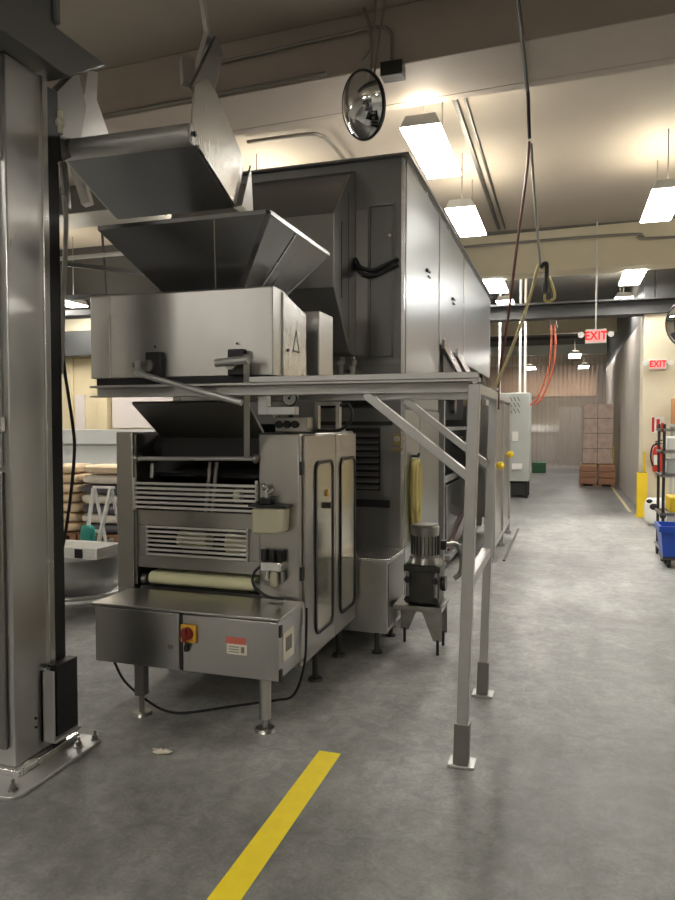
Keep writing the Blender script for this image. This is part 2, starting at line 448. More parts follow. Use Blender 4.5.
# unseen lights added out of view to brighten the hall, ceiling and steel
UN = 'unseen hanging light added to brighten the hall'
for x, y in ((-1.5, -1.6), (-5.6, -5.4), (-4.2, 0.6), (3.6, 6.2), (3.6, 9.6), (-3.3, 7.8), (-4.7, 8.2), (1.6, -5.0), (-7.8, 4.2)):
    ceiling_light(x, y, UN, group='added unseen hanging lights')

# ------------------------------------------------------------------ floor tape
solo(B().prism([(-1.062, 0.6, 0.0004), (-0.958, 0.6, 0.0004), (-0.955, 3.03, 0.0004), (-1.058, 3.03, 0.0004)], (0, 0, 0.0012)), 'floor_tape', 'tape',
     'wide yellow tape line on the grey floor in front of the machine', 'floor tape', (-1.0, 1.8, 0))
solo(B().prism([(1.05, 13.0, 0.0004), (1.10, 13.0, 0.0004), (1.10, 24.0, 0.0004), (1.05, 24.0, 0.0004)], (0, 0, 0.0012)), 'floor_tape', 'tape_faint',
     'thin worn tan line along the foot of the corridor side wall', 'floor tape', (1.05, 18, 0))

# ------------------------------------------------------------------ bowl hoist column (left edge)
h = thing('bowl_hoist', 'tall stainless hoist column on a bolted base plate at the left edge', 'hoist', (-2.6, 2.52, 0))
col = B().box(-3.2, -2.2, 2.40, 2.63, 0.046, 3.02).box(-3.2, -2.36, 2.63, 2.735, 0.046, 3.0).build('column', 'steel', h, bev=0.006)
B().box(-2.206, -2.188, 2.606, 2.642, 0.30, 3.02).build('corner_strip', 'steel_bright', h, bev=0.003)
B().box(-2.358, -2.21, 2.643, 2.735, 0.05, 3.0).build('guide_rail', 'black', h, label='black recessed guide rail')
d = B().box(-3.15, -2.235, 2.382, 2.3985, 1.32, 2.93).build('access_door', 'steel_bright', h, bev=0.004)
for z in (2.62, 2.75, 1.5):
    B().cyl((-2.226, 2.388, z-0.03), (-2.226, 2.388, z+0.03), 0.009).build('hinge', 'chrome', d)
B().box(-3.15, -2.235, 2.385, 2.3985, 0.12, 1.30).build('lower_panel', 'steel_dark', h, bev=0.004)
r = 0.05
pl = [(-3.3, 2.235, 0.0)] + [(-2.06-r+r*math.sin(a), 2.235+r-r*math.cos(a), 0.0) for a in [i*PI/12 for i in range(7)]] + [(-2.06-r+r*math.cos(a), 2.82-r+r*math.sin(a), 0.0) for a in [i*PI/12 for i in range(7)]] + [(-3.3, 2.82, 0.0)]
B().prism(pl, (0, 0, 0.016)).build('base_plate', 'galv', h, bev=0.003)
B().box(-3.2, -2.165, 2.375, 2.77, 0.0165, 0.045).build('base_flange', 'steel_bright', h, bev=0.003)
for x, yy in ((-2.115, 2.29), (-2.115, 2.70), (-2.09, 2.785)):
    b = B().cyl((x, yy, 0.0165), (x, yy, 0.022), 0.02).cyl((x, yy, 0.022), (x, yy, 0.04), 0.014, n=6).cyl((x, yy, 0.04), (x, yy, 0.062), 0.007)
    b.build('anchor_bolt', 'motor', h)
p = B().box(-2.199, -2.185, 2.555, 2.60, 0.09, 0.41).box(-2.199, -2.13, 2.555, 2.565, 0.09, 0.41).box(-2.199, -2.13, 2.565, 2.735, 0.085, 0.10)
p.build('cable_pocket', 'galv', h, bev=0.002)
B().box(-2.199, -2.15, 2.60, 2.74, 0.10, 0.42).build('pocket_back', 'black', h)
for z in (0.17, 0.21): B().cyl((-2.2, 2.52, z), (-2.192, 2.52, z), 0.006, n=8).build('rivet', 'dark', h)
hb = B().prism([(-2.1, 1.6, 3.03), (-2.1, 2.68, 3.03), (-2.1, 2.95, 3.21), (-2.1, 2.60, 3.205), (-2.1, 2.57, 3.42), (-2.1, 1.6, 3.42)], (-1.0, 0, 0))
hb.build('head_beam', 'grey_paint', h, bev=0.006)
B().box(-2.099, -2.08, 2.575, 2.60, 3.21, 3.6).build('head_flange', 'grey_paint', h, bev=0.003)
B().tube([(-2.355, 2.95, 2.62), (-2.345, 2.95, 2.47), (-2.369, 2.95, 2.11), (-2.385, 2.95, 1.75)], 0.012).build('rigid_hose', 'pipe_white', h, label='pale hose down the back of the column')
B().tube([(-2.40, 2.80, 2.45), (-2.385, 2.93, 2.2), (-2.380, 2.96, 1.82), (-2.326, 2.95, 1.52), (-2.314, 2.95, 1.37), (-2.344, 2.95, 1.12), (-2.39, 2.95, 0.894), (-2.42, 2.9, 0.70), (-2.45, 2.8, 0.60)], 0.008).build('hanging_cable', 'black', h, label='black cable hanging beside the column')
B().ball((-2.17, 2.70, 2.85), 0.022).cyl((-2.17, 2.70, 2.80), (-2.17, 2.70, 2.90), 0.012).build('hose_fitting', 'tank', h, label='pale yellow hose fitting')
B().prism([(-2.3, 2.76, 3.02), (-2.3, 2.92, 3.19), (-2.3, 2.98, 3.05), (-2.3, 2.92, 2.8), (-2.3, 2.80, 2.72)], (0.06, 0, 0)).build('lift_bracket', 'steel_dark', h, bev=0.003)
B().bar((-2.5, 3.2, 2.93), (-2.42, 3.22, 2.66), 0.06, 0.05).build('hinge_arm', 'steel', h, bev=0.004)
B().bar((-2.53, 3.16, 2.92), (-2.51, 3.17, 2.63), 0.028, 0.04).build('arm_stop', 'steel_dark', h, bev=0.004)

# ------------------------------------------------------------------ tipping trough above the hopper
t = thing('tipping_trough', 'raised stainless dough trough tipped over the funnel hopper, with a round bar across its front', 'trough', (-2.0, 3.15, 2.6))
XR = -1.62; XL = -2.34
side = [(2.90, 2.80), (2.935, 3.05), (3.05, 3.13), (3.16, 3.09), (3.436, 2.895), (3.436, 2.82), (3.35, 2.615)]
B().prism([(XR, a, b) for a, b in side], (-0.012, 0, 0)).build('end_plate', 'steel_bright', t, bev=0.002, label='bright right end plate')
B().prism([(XL, a, b) for a, b in ((2.90, 2.80), (2.93, 2.87), (3.30, 2.90), (3.436, 2.895), (3.436, 2.82), (3.35, 2.615))], (0.012, 0, 0)).build('end_plate', 'steel', t, bev=0.002)
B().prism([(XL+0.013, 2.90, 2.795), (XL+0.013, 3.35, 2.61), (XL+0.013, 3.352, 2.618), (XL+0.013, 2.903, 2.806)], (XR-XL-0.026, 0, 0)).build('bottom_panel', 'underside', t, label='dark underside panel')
B().prism([(XL+0.013, 3.352, 2.61), (XL+0.013, 3.436, 2.82), (XL+0.013, 3.426, 2.822), (XL+0.013, 3.342, 2.618)], (XR-XL-0.026, 0, 0)).build('back_panel', 'steel', t)
B().cyl((-2.47, 2.885, 2.81), (-1.606, 2.885, 2.80), 0.047, n=28).build('front_bar', 'galv', t, bev=0.003)
B().cyl((-1.6055, 2.885, 2.80), (-1.602, 2.885, 2.80), 0.038).build('bar_cap', 'steel_bright', t)
B().cyl((-1.6015, 2.885, 2.80), (-1.592, 2.885, 2.80), 0.012, n=6).build('bar_bolt', 'dark', t)
B().prism([(-1.66, 3.36, 2.615), (-1.60, 3.36, 2.62), (-1.60, 3.47, 2.86), (-1.60, 3.50, 2.60)], (0.01, 0, 0)).build('spout_gusset', 'steel', t)
B().bar((-1.80, 3.28, 3.24), (-1.74, 3.3, 3.46), 0.075, 0.03, (1, 0, 0)).build('hook_bracket', 'steel', t, bev=0.003)
B().prism([(-1.72, 3.05, 3.10), (-1.72, 3.30, 3.46), (-1.72, 3.38, 3.40), (-1.72, 3.22, 3.05)], (0.02, 0, 0)).build('hook_plate', 'steel_dark', t, bev=0.003)
B().bar((-1.84, 3.24, 3.33), (-1.82, 3.22, 3.20), 0.06, 0.05).build('hook_block', 'steel', t, bev=0.003)
B().bar((-1.742, 3.3, 3.42), (-1.79, 3.3, 3.72), 0.022, 0.03).build('hook_rod', 'galv', t)
B().cyl((-1.70, 3.16, 3.11), (-1.675, 3.16, 3.11), 0.016).build('hook_pin', 'chrome', t)
# sloping gusset on left of trough
B().prism([(-2.3, 3.075, 3.275), (-2.3, 3.156, 3.303), (-2.3, 3.145, 3.157), (-2.3, 3.251, 3.011), (-2.3, 2.90, 2.85), (-2.3, 2.97, 3.01), (-2.3, 3.041, 3.137)], (-0.012, 0, 0)).build('side_gusset', 'steel', t, bev=0.002)

# ------------------------------------------------------------------ hopper with housing
t = thing('feed_hopper', 'stainless funnel hopper on a long pale housing above the raised frame', 'hopper', (-1.85, 3.6, 1.7))
pf = [(3.15, 1.735), (3.15, 2.158), (3.165, 2.165), (3.28, 2.16), (3.60, 2.09), (3.62, 1.735)]
hv = B().prism([(-2.352, a - 0.012, b) for a, b in pf], (1.012, 0, 0))
for v in hv.bm.verts:
    if v.co.x > -1.5: v.co.y += 0.028
hv.build('housing', 'steel_h', t, bev=0.004)
B().box(-2.236, -2.230, 3.1375, 3.1405, 1.74, 2.155).build('seam', 'steel_bright', t)
B().prism([(-1.339, 3.28, 1.74), (-1.339, 3.28, 2.152), (-1.339, 3.60, 2.085), (-1.339, 3.60, 1.74)], (0.008, 0, 0)).build('side_cover', 'steel_bright', t, bev=0.002)
B().prism([(3.8, 0, 0)][:0] or [(-1.475, 3.80, 1.735), (-1.325, 3.80, 1.735), (-1.325, 4.05, 1.735), (-1.475, 4.05, 1.735)], (0, 0, 0.405)).build('side_box', 'steel', t, bev=0.008)
B().box(-1.432, -1.412, 3.795, 3.7995, 1.93, 1.96).build('box_lock', 'dark', t)
w = B().ring_prism([(-1.3305, 3.40, 1.87), (-1.3305, 3.50, 1.87), (-1.3305, 3.45, 1.99)], [(-1.3305, 3.413, 1.878), (-1.3305, 3.487, 1.878), (-1.3305, 3.45, 1.968)], (0.001, 0, 0))
w.build('warning_triangle', 'dark', t, label='small triangular warning sign on the side')
B().cyl((-1.3305, 3.33, 1.87), (-1.322, 3.33, 1.87), 0.008, n=8).build('cover_screw', 'dark', t)
# funnel: rim rectangle to smaller chamfered throat, with wall thickness
def funnel():
    b = B()
    rim = [(-2.25, 3.07), (-1.60, 3.07), (-1.335, 3.07), (-1.315, 3.09), (-1.315, 3.42), (-1.315, 3.56), (-1.315, 3.95), (-2.25, 3.95)]
    thr = [(-1.83, 3.50), (-1.80, 3.50), (-1.78, 3.505), (-1.77, 3.51), (-1.76, 3.53), (-1.755, 3.56), (-1.75, 3.62), (-1.83, 3.62)]
    def lp(pts, z, ins=0):
        c = (-1.75, 3.48)
        return [b.bm.verts.new((p[0]+(c[0]-p[0])*ins, p[1]+(c[1]-p[1])*ins, z)) for p in pts]
    a0, a1 = lp(thr, 1.95), lp(rim, 2.475)
    l1 = lp(rim, 2.495); i1 = lp(rim, 2.495, 0.03); i0 = lp(thr, 1.95, 0.05)
    for s0, s1 in ((a0, a1), (a1, l1), (l1, i1), (i1, i0), (i0, a0)):
        for k in range(8): b.face([s0[k], s0[(k+1) % 8], s1[(k+1) % 8], s1[k]])
    return b
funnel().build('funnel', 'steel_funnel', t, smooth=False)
B().bar((-1.315, 3.42, 2.47), (-1.76, 3.53, 1.96), 0.006, 0.006).bar((-1.60, 3.07, 2.47), (-1.81, 3.50, 1.96), 0.005, 0.005).build('weld_seam', 'steel_bright', t)
B().box(-2.33, -1.35, 3.155, 3.60, 1.700, 1.734).build('slide_base', 'black', t, label='black slide strip under the housing')
# two latches and the pipe linkage in front of the housing
for x in (-1.965, -1.51):
    k = B().box(x-0.045, x+0.045, 3.11, 3.146, 1.735, 1.86).build('latch', 'black', t, bev=0.006, label='black latch block')
    B().cyl((x-0.10, 3.09, 1.795), (x-0.02, 3.09, 1.80), 0.013).cyl((x-0.02, 3.09, 1.79), (x-0.02, 3.12, 1.79), 0.03).build('latch_pin', 'motor', k)
    B().cyl((x-0.01, 3.149, 1.89), (x-0.01, 3.144, 1.89), 0.006, n=8).build('latch_bolt', 'dark', k)
B().tube([(-2.03, 3.08, 1.81), (-2.02, 3.065, 1.77), (-1.965, 3.05, 1.737), (-1.45, 3.05, 1.599)], 0.015, 10, 4).build('drag_link', 'galv', t)
B().tube([(-1.60, 3.08, 1.793), (-1.42, 3.06, 1.803)], 0.02, 10, 1).build('pivot_tube', 'galv', t)
B().bar((-1.427, 3.055, 1.82), (-1.582, 3.385, 1.335), 0.03).build('lever', 'galv', t, bev=0.003)

# ------------------------------------------------------------------ raised frame with posts
t = thing('platform_frame', 'grey square-tube frame on two floor posts, carrying the hopper housing', 'frame', (-1.2, 3.5, 0))
for yy, w in ((3.1, 0.05), (3.943, 0.044)):
    xb, xt = -0.425, -0.372
    post = B().bar((xb+0.005, yy, 0.012), (xt, yy, 1.672), w, w, (0, 1, 0)).build('post', 'galv', t, bev=0.003)
    B().bar((xb+0.005, yy, 0.013), (xb+0.010, yy, 0.19), w+0.016, w+0.016, (0, 1, 0)).build('post_sleeve', 'steel_dark', post, bev=0.002, label='dark sleeve at the foot of the post')
    B().box(xb-0.05, xb+0.065, yy-0.045, yy+0.055, 0.0, 0.011).build('foot_plate', 'galv', post, bev=0.002)
    # channel beam: top flange, web, bottom flange, open side to the viewer
    B().box(-2.31, -0.35, yy-0.03, yy+0.04, 1.683, 1.695).box(-2.31, -0.398, yy+0.032, yy+0.04, 1.645, 1.683).box(-2.31, -0.398, yy-0.03, yy+0.04, 1.636, 1.645).build('beam', 'galv', t, bev=0.002)
    B().bar((-0.86, yy-0.002, 1.635), (-0.395, yy-0.002, 1.27), 0.045, 0.038).build('brace', 'galv', t, bev=0.003)
B().bar((-0.372, 3.126, 1.65), (-0.372, 3.92, 1.65), 0.05, 0.045).build('top_rail', 'galv', t, bev=0.003)
B().bar((-0.402, 3.126, 0.80), (-0.402, 3.92, 0.80), 0.045, 0.05).build('mid_rail', 'galv', t, bev=0.003)
B().box(-1.42, -0.352, 3.062, 3.09, 1.6955, 1.722).box(-1.42, -0.352, 3.09, 3.15, 1.6955, 1.70).build('deck_plate', 'galv', t, bev=0.002)
B().box(-1.413, -1.365, 3.15, 3.20, 1.545, 1.6355).box(-1.365, -1.22, 3.15, 3.20, 1.545, 1.583).build('hanger_bracket', 'galv', t, bev=0.003)

# ------------------------------------------------------------------ dough divider body
t = thing('dough_divider', 'boxy stainless dough machine with slatted guards under the raised frame', 'machine', (-1.85, 3.9, 0))
B().box(-2.41, -2.302, 3.43, 4.40, 0.24, 1.455).build('side_cheek', 'steel_warm', t, bev=0.006)
B().box(-2.30, -2.286, 3.44, 4.36, 0.60, 1.44).build('cheek_liner', 'steel_dark', t)
B().cyl((-2.425, 3.56, 1.27), (-2.4105, 3.56, 1.27), 0.05).build('cheek_knob', 'black', t)
cab = B().box(-1.538, -1.302, 3.43, 4.41, 0.22, 1.455).build('side_cabinet', 'steel_warm', t, bev=0.012)
# doors with rounded windows on the right side
for (y0, y1, cy, hy) in ((3.465, 3.975, 3.765, 0.155), (3.985, 4.405, 4.215, 0.16)):
    d = B().box(-1.3015, -1.286, y0, y1, 0.245, 1.44).build('door', 'steel_warm', t, bev=0.004)
    cz, hz = 0.82, 0.478
    B().ring_prism(rrect(cy, cz, hy, hz, 0.06, -1.2855), rrect(cy, cz, hy-0.018, hz-0.018, 0.045, -1.2855), (0.009, 0, 0)).build('gasket', 'black', d)
    B().prism(rrect(cy, cz, hy-0.018, hz-0.018, 0.045, -1.2855), (0.003, 0, 0)).build('window', 'window', d)
    if y0 < 3.6:
        B().cyl((-1.2825, 3.80, 1.04), (-1.255, 3.80, 1.04), 0.018).build('knob', 'dark', d)
        B().cyl((-1.2825, 3.80, 1.11), (-1.272, 3.80, 1.11), 0.02).build('knob', 'amber', d)
for z in (0.72, 1.27): B().box(-1.304, -1.29, 3.427, 3.452, z-0.035, z+0.035).build('hinge', 'black', t)
# front frame plate (with opening) between cheek and cabinet
f = B()
f.box(-2.30, -1.54, 3.45, 3.462, 0.935, 1.02).box(-2.30, -1.54, 3.45, 3.462, 0.695, 0.765)
f.box(-2.30, -2.225, 3.45, 3.462, 0.766, 0.934).box(-1.605, -1.54, 3.45, 3.462, 0.766, 0.934)
f.build('front_plate', 'steel_warm', t, bev=0.002)
g1 = B()
for k in range(6): g1.box(-2.295, -1.54, 3.425, 3.437, 1.031+k*0.0265, 1.045+k*0.0265)
g1.box(-2.30, -2.285, 3.425, 3.44, 1.02, 1.20).box(-1.555, -1.54, 3.425, 3.44, 1.02, 1.20)
g1.build('guard_grille', 'bars', t, bev=0.001)
g2 = B()
for k in range(7): g2.box(-2.225, -1.603, 3.436, 3.449, 0.768+k*0.0255, 0.781+k*0.0255)
g2.box(-2.228, -2.218, 3.436, 3.449, 0.765, 0.94).box(-1.612, -1.602, 3.436, 3.449, 0.765, 0.94)
g2.build('guard_grille', 'bars', t, bev=0.001)
B().box(-2.285, -1.54, 4.1, 4.12, 0.6, 1.5).build('back_plate', 'dark', t)
B().box(-2.285, -1.54, 3.70, 4.1, 0.98, 1.0).box(-2.285, -1.54, 3.60, 4.1, 1.2, 1.22).build('inner_shelf', 'dark', t)
B().cyl((-2.06, 3.53, 0.85), (-1.88, 3.53, 0.85), 0.05).build('dough_roller', 'roller', t)
B().cyl((-1.76, 3.53, 0.845), (-1.61, 3.53, 0.845), 0.06).build('dough_roller', 'roller', t)
B().cyl((-1.74, 3.58, 1.10), (-1.70, 3.58, 1.10), 0.04).build('dough_roller', 'roller', t)
B().cyl((-2.28, 3.64, 1.10), (-1.54, 3.64, 1.10), 0.05).build('drum', 'iron', t)
B().cyl((-2.28, 3.68, 1.37), (-1.54, 3.68, 1.37), 0.07).build('drum', 'dark', t)
B().bar((-1.855, 3.50, 1.29), (-1.865, 3.46, 1.02), 0.018, 0.01).bar((-1.815, 3.50, 1.29), (-1.825, 3.46, 1.02), 0.018, 0.01).build('chain_bracket', 'motor', t)
B().bar((-2.20, 3.47, 1.28), (-2.20, 3.46, 1.20), 0.02, 0.01).build('bar_support', 'motor', t)
cb = B().cyl((-2.26, 3.41, 1.308), (-1.545, 3.41, 1.318), 0.012, n=14).build('guard_bar', 'galv', t)
for x, z in ((-2.265, 1.308), (-1.545, 1.318)):
    B().ball((x, 3.41, z), 0.026, 0.7, 1, 1).cyl((x, 3.41, z), (x, 3.45, z+0.01), 0.014).build('bar_end', 'motor', cb)
# dark feed chute under the housing
B().prism([(-2.26, 3.36, 1.61), (-1.57, 3.36, 1.61), (-1.57, 3.60, 1.42), (-2.22, 3.60, 1.42)], (0.002, 0.012, 0.014)).build('feed_chute', 'steel_dark', t, bev=0.002)
B().box(-2.22, -1.57, 3.60, 3.66, 1.30, 1.42).build('chute_lip', 'dark', t)
# infeed belt nose
pr = []
for k in range(9):
    a = PI/2 + PI*k/8
    pr.append((3.49 + 0.036*math.cos(a), 0.632 + 0.036*math.sin(a)))
pr = [(4.0, 0.668)] + pr + [(4.0, 0.596)]
bl = B().prism([(-2.225, a, b) for a, b in pr], (0.645, 0, 0)).build('belt', 'belt', t)
B().prism([(-2.20, 3.455, 0.588), (-1.60, 3.455, 0.588), (-1.60, 3.9, 0.588), (-2.20, 3.9, 0.588)], (0, 0, 0.006)).build('belt_bed', 'dark', t)
for x in (-2.262, -1.562): B().cyl((x-0.016, 3.485, 0.622), (x+0.016, 3.485, 0.622), 0.03).build('belt_bearing', 'motor', t)
B().box(-2.285, -1.54, 3.95, 4.09, 0.6, 0.9).build('belt_tunnel', 'dark', t)
B().box(-2.285, -1.54, 3.47, 4.38, 0.52, 0.585).build('belly_pan', 'steel_dark', t)
# white reservoir on the cabinet front
k = B().prism([(-1.535, 3.43, 0.932), (-1.40, 3.43, 0.932), (-1.36, 3.43, 0.95), (-1.355, 3.43, 1.07), (-1.54, 3.43, 1.065), (-1.54, 3.43, 0.95)], (0, -0.085, 0)).build('oil_reservoir', 'tank', t, bev=0.012, label='milky plastic reservoir')
B().box(-1.555, -1.345, 3.335, 3.43, 1.071, 1.086).box(-1.50, -1.44, 3.36, 3.42, 1.086, 1.12).build('lid', 'dark', k, bev=0.003)
B().cyl((-1.475, 3.39, 1.12), (-1.475, 3.39, 1.17), 0.012).ball((-1.485, 3.385, 1.175), 0.02).bar((-1.475, 3.39, 1.13), (-1.42, 3.37, 1.165), 0.012).build('valve', 'chrome', k)
# air regulator
k = B().box(-1.505, -1.385, 3.375, 3.4295, 0.735, 0.785).build('air_regulator', 'chrome', t, bev=0.006)
for x in (-1.49, -1.445, -1.40): B().cyl((x, 3.40, 0.786), (x, 3.40, 0.845), 0.019).build('knob', 'black', k)
B().cyl((-1.435, 3.40, 0.734), (-1.435, 3.40, 0.655), 0.021).build('filter_bowl', 'tank', k)
B().cyl((-1.475, 3.40, 0.734), (-1.475, 3.40, 0.69), 0.015).build('drain_valve', 'chrome', k)
B().cyl((-1.39, 3.40, 0.734), (-1.39, 3.40, 0.68), 0.014).build('lubricator', 'motor', k)
B().tube([(-1.505, 3.40, 0.76), (-1.545, 3.39, 0.72), (-1.54, 3.37, 0.66), (-1.46, 3.36, 0.61), (-1.37, 3.37, 0.598)], 0.0075).build('air_line', 'black', t)
# valve manifold with a gauge on the cabinet top
k = B().box(-1.47, -1.29, 3.50, 3.60, 1.458, 1.535).build('valve_manifold', 'motor', t, bev=0.004)
for x in (-1.445, -1.40, -1.355): B().cyl((x, 3.499, 1.498), (x, 3.485, 1.498), 0.02).build('port', 'black', k)
B().bar((-1.48, 3.54, 1.535), (-1.525, 3.54, 1.60), 0.02).build('lever', 'motor', k)
B().cyl((-1.40, 3.55, 1.535), (-1.40, 3.55, 1.60), 0.012).build('stem', 'dark', k)
B().cyl((-1.40, 3.56, 1.637), (-1.40, 3.53, 1.637), 0.042, n=26).build('gauge_body', 'dark', k)
gd = B().cyl((-1.40, 3.5295, 1.637), (-1.40, 3.526, 1.637), 0.036, n=26)
gd.build('gauge_dial', 'white', k, label='round white gauge dial')
B().bar((-1.405, 3.525, 1.632), (-1.385, 3.525, 1.652), 0.004).cyl((-1.40, 3.5259, 1.637), (-1.40, 3.5235, 1.637), 0.007, n=10).build('gauge_needle', 'black', k)
B().box(-1.29, -1.27, 3.62, 3.66, 1.458, 1.60).box(-1.29, -1.15, 3.62, 3.66, 1.60, 1.62).box(-1.17, -1.15, 3.62, 3.66, 1.46, 1.60).box(-1.33, -1.14, 3.62, 3.70, 1.456, 1.475).build('coil_stand', 'motor', t)
B().tube([(-1.16, 3.64, 1.60), (-1.10, 3.64, 1.60), (-1.08, 3.62, 1.53), (-1.13, 3.58, 1.47), (-1.25, 3.55, 1.465)], 0.009).build('air_line', 'black', t)
for x, yy in ((-1.38, 3.88), (-2.33, 3.88), (-1.38, 4.33), (-2.33, 4.33)):
    B().cyl((x, yy, 0.014), (x, yy, 0.235), 0.018).cyl((x, yy, 0), (x, yy, 0.014), 0.045, 0.04).build('levelling_foot', 'iron', t)

# ------------------------------------------------------------------ control box in front
t = thing('control_box', 'low two-door stainless box on round feet with a red and yellow rotary switch', 'control box', (-1.78, 3.22, 0))
B().box(-2.285, -1.275, 3.078, 3.425, 0.288, 0.572).build('case', 'steel_h', t, bev=0.004)
B().prism([(-2.30, 3.052, 0.573), (-1.262, 3.052, 0.573), (-1.272, 3.40, 0.573), (-2.30, 3.40, 0.573)], (0, 0, 0.013)).build('lid', 'steel_h', t, bev=0.003)
dl = B().box(-2.288, -1.802, 3.06, 3.0775, 0.284, 0.566).build('door', 'steel_h', t, bev=0.004)
dr = B().box(-1.780, -1.272, 3.06, 3.0775, 0.284, 0.566).build('door', 'steel_h', t, bev=0.004)
B().box(-1.801, -1.781, 3.066, 3.0775, 0.286, 0.565).build('door_gap', 'black', t)
B().cyl((-1.845, 3.0595, 0.40), (-1.845, 3.05, 0.40), 0.013).build('lock', 'motor', dl)
k = B().box(-1.785, -1.70, 3.045, 3.0595, 0.43, 0.52).build('switch_plate', 'orange', dr, bev=0.006)
B().cyl((-1.745, 3.0445, 0.478), (-1.745, 3.025, 0.478), 0.033, 0.03).box(-1.754, -1.736, 3.005, 3.03, 0.445, 0.511).build('switch_knob', 'red_dark', dr, bev=0.002)
B().box(-1.76, -1.742, 3.035, 3.0595, 0.39, 0.418).cyl((-1.748, 3.04, 0.418), (-1.748, 3.04, 0.435), 0.009).build('padlock', 'dark', dr)
B().box(-1.545, -1.44, 3.0585, 3.0597, 0.445, 0.478).build('label_header', 'label_red', dr)
lb = B().box(-1.54, -1.435, 3.0585, 3.0597, 0.395, 0.4445).build('warning_label', 'label', dr)
ln = B()
for i in range(3): ln.box(-1.53, -1.475, 3.0578, 3.0584, 0.405+i*0.012, 0.409+i*0.012)
ln.box(-1.465, -1.447, 3.0578, 3.0584, 0.404, 0.434)
ln.build('label_print', 'pipe_grey', dr)
B().prism([(-1.2745, 3.12, 0.36), (-1.2745, 3.26, 0.36), (-1.2745, 3.26, 0.50), (-1.2745, 3.12, 0.50)], (0.003, 0, 0)).build('side_label', 'label', t)
B().box(-1.2714, -1.2706, 3.15, 3.23, 0.40, 0.47).build('label_window', 'pipe_grey', t)
for z in (0.32, 0.53): B().box(-1.2725, -1.262, 3.064, 3.088, z-0.035, z+0.02).build('hinge', 'black', t)
B().box(-2.10, -2.045, 3.12, 3.17, 0.10, 0.288).build('leg', 'steel_dark', t, bev=0.003)
B().cyl((-1.385, 3.16, 0.06), (-1.385, 3.16, 0.288), 0.03).build('leg', 'steel', t)
for x, yy, z in ((-2.072, 3.145, 0.10), (-1.385, 3.16, 0.065)):
    B().cyl((x, yy, 0.012), (x, yy, z), 0.014).cyl((x, yy, 0), (x, yy, 0.014), 0.055, 0.046).build('foot', 'motor', t)
solo(B().tube([(-2.21, 3.10, 0.284), (-2.17, 3.14, 0.16), (-2.08, 3.20, 0.05), (-1.97, 3.20, 0.008), (-1.85, 3.21, 0.0075), (-1.66, 3.36, 0.0075), (-1.48, 3.50, 0.0075), (-1.36, 3.48, 0.06), (-1.266, 3.39, 0.26), (-1.258, 3.40, 0.42), (-1.262, 3.415, 0.55)], 0.0065),
     'power_cable', 'black', 'black cable looping under the control box onto the floor', 'cable', (-1.7, 3.2, 0))

sc_ = B()
for i, (dx, dy, a) in enumerate(((0, 0, 0.2), (0.03, 0.012, 0.9), (-0.025, 0.015, 2.0))):
    c_, s_ = math.cos(a)*0.035, math.sin(a)*0.02
    sc_.prism([(-1.742+dx-c_, 2.78+dy-s_, 0.003), (-1.742+dx+s_, 2.78+dy-c_*0.6, 0.006), (-1.742+dx+c_, 2.78+dy+s_, 0.004), (-1.742+dx-s_, 2.78+dy+c_*0.6, 0.014)], (0, 0, 0.003))
solo(sc_, 'paper_scrap', 'label', 'small crumpled pale scrap on the floor right of the hoist base plate', 'scrap', (-1.742, 2.78, 0))

# ------------------------------------------------------------------ discharge housing and gear motor
t = thing('discharge_housing', 'low stainless box with a flat top behind the two-windowed cabinet doors', 'housing', (-1.2, 4.7, 0))
B().prism([(-1.9, 4.415, 0.145), (-1.082, 4.415, 0.145), (-1.082, 4.415, 0.618), (-1.9, 4.415, 0.618)], (0, 0.50, 0)).build('case', 'steel', t, bev=0.004)
B().box(-1.9, -1.062, 4.412, 4.925, 0.619, 0.632).build('lid', 'steel_bright', t, bev=0.003)
B().box(-1.0815, -1.078, 4.45, 4.90, 0.18, 0.59).build('side_panel', 'steel_dark', t)
for yy in (4.47, 4.86): B().cyl((-1.16, yy, 0), (-1.16, yy, 0.145), 0.016).cyl((-1.16, yy, 0), (-1.16, yy, 0.012), 0.035).build('foot', 'iron', t)

t = thing('gear_motor', 'upright electric motor on a greasy gearbox stand beside the low stainless box', 'motor', (-0.88, 4.66, 0))
c = (-0.875, 4.64)
mb = B().lathe([(0.088, 0.62), (0.088, 0.775), (0.09, 0.775), (0.092, 0.825), (0.082, 0.838), (0.04, 0.842)], (c[0], c[1], 0), 32)
m1 = mb.build('motor_body', 'motor', t)
fn = B()
for i in range(22):
    a = 2*PI*i/22
    fn.bar((c[0]+0.086*math.cos(a), c[1]+0.086*math.sin(a), 0.64), (c[0]+0.086*math.cos(a), c[1]+0.086*math.sin(a), 0.765), 0.005, 0.018, (math.cos(a), math.sin(a), 0))
fn.build('cooling_fins', 'iron', m1)
B().cyl((c[0], c[1], 0.585), (c[0], c[1], 0.62), 0.115, 0.10, 28).build('flange', 'motor', t)
gb = B().box(-0.985, -0.765, 4.53, 4.75, 0.32, 0.585).build('gearbox', 'iron', t, bev=0.02)
B().box(-0.995, -0.755, 4.515, 4.765, 0.54, 0.582).build('gearbox_flange', 'iron', t, bev=0.006)
for x in (-0.965, -0.785):
    B().cyl((x, 4.515, 0.35), (x, 4.515, 0.54), 0.013).build('tie_bolt', 'motor', t)
    for z in (0.36, 0.49): B().cyl((x, 4.50, z), (x, 4.525, z), 0.024, n=6).build('bolt_head', 'dark', t)
B().cyl((-0.765, 4.64, 0.45), (-0.735, 4.64, 0.45), 0.05).build('oil_plug', 'iron', t)
B().box(-1.06, -0.74, 4.50, 4.78, 0.285, 0.319).build('stand_plate', 'motor', t, bev=0.004)
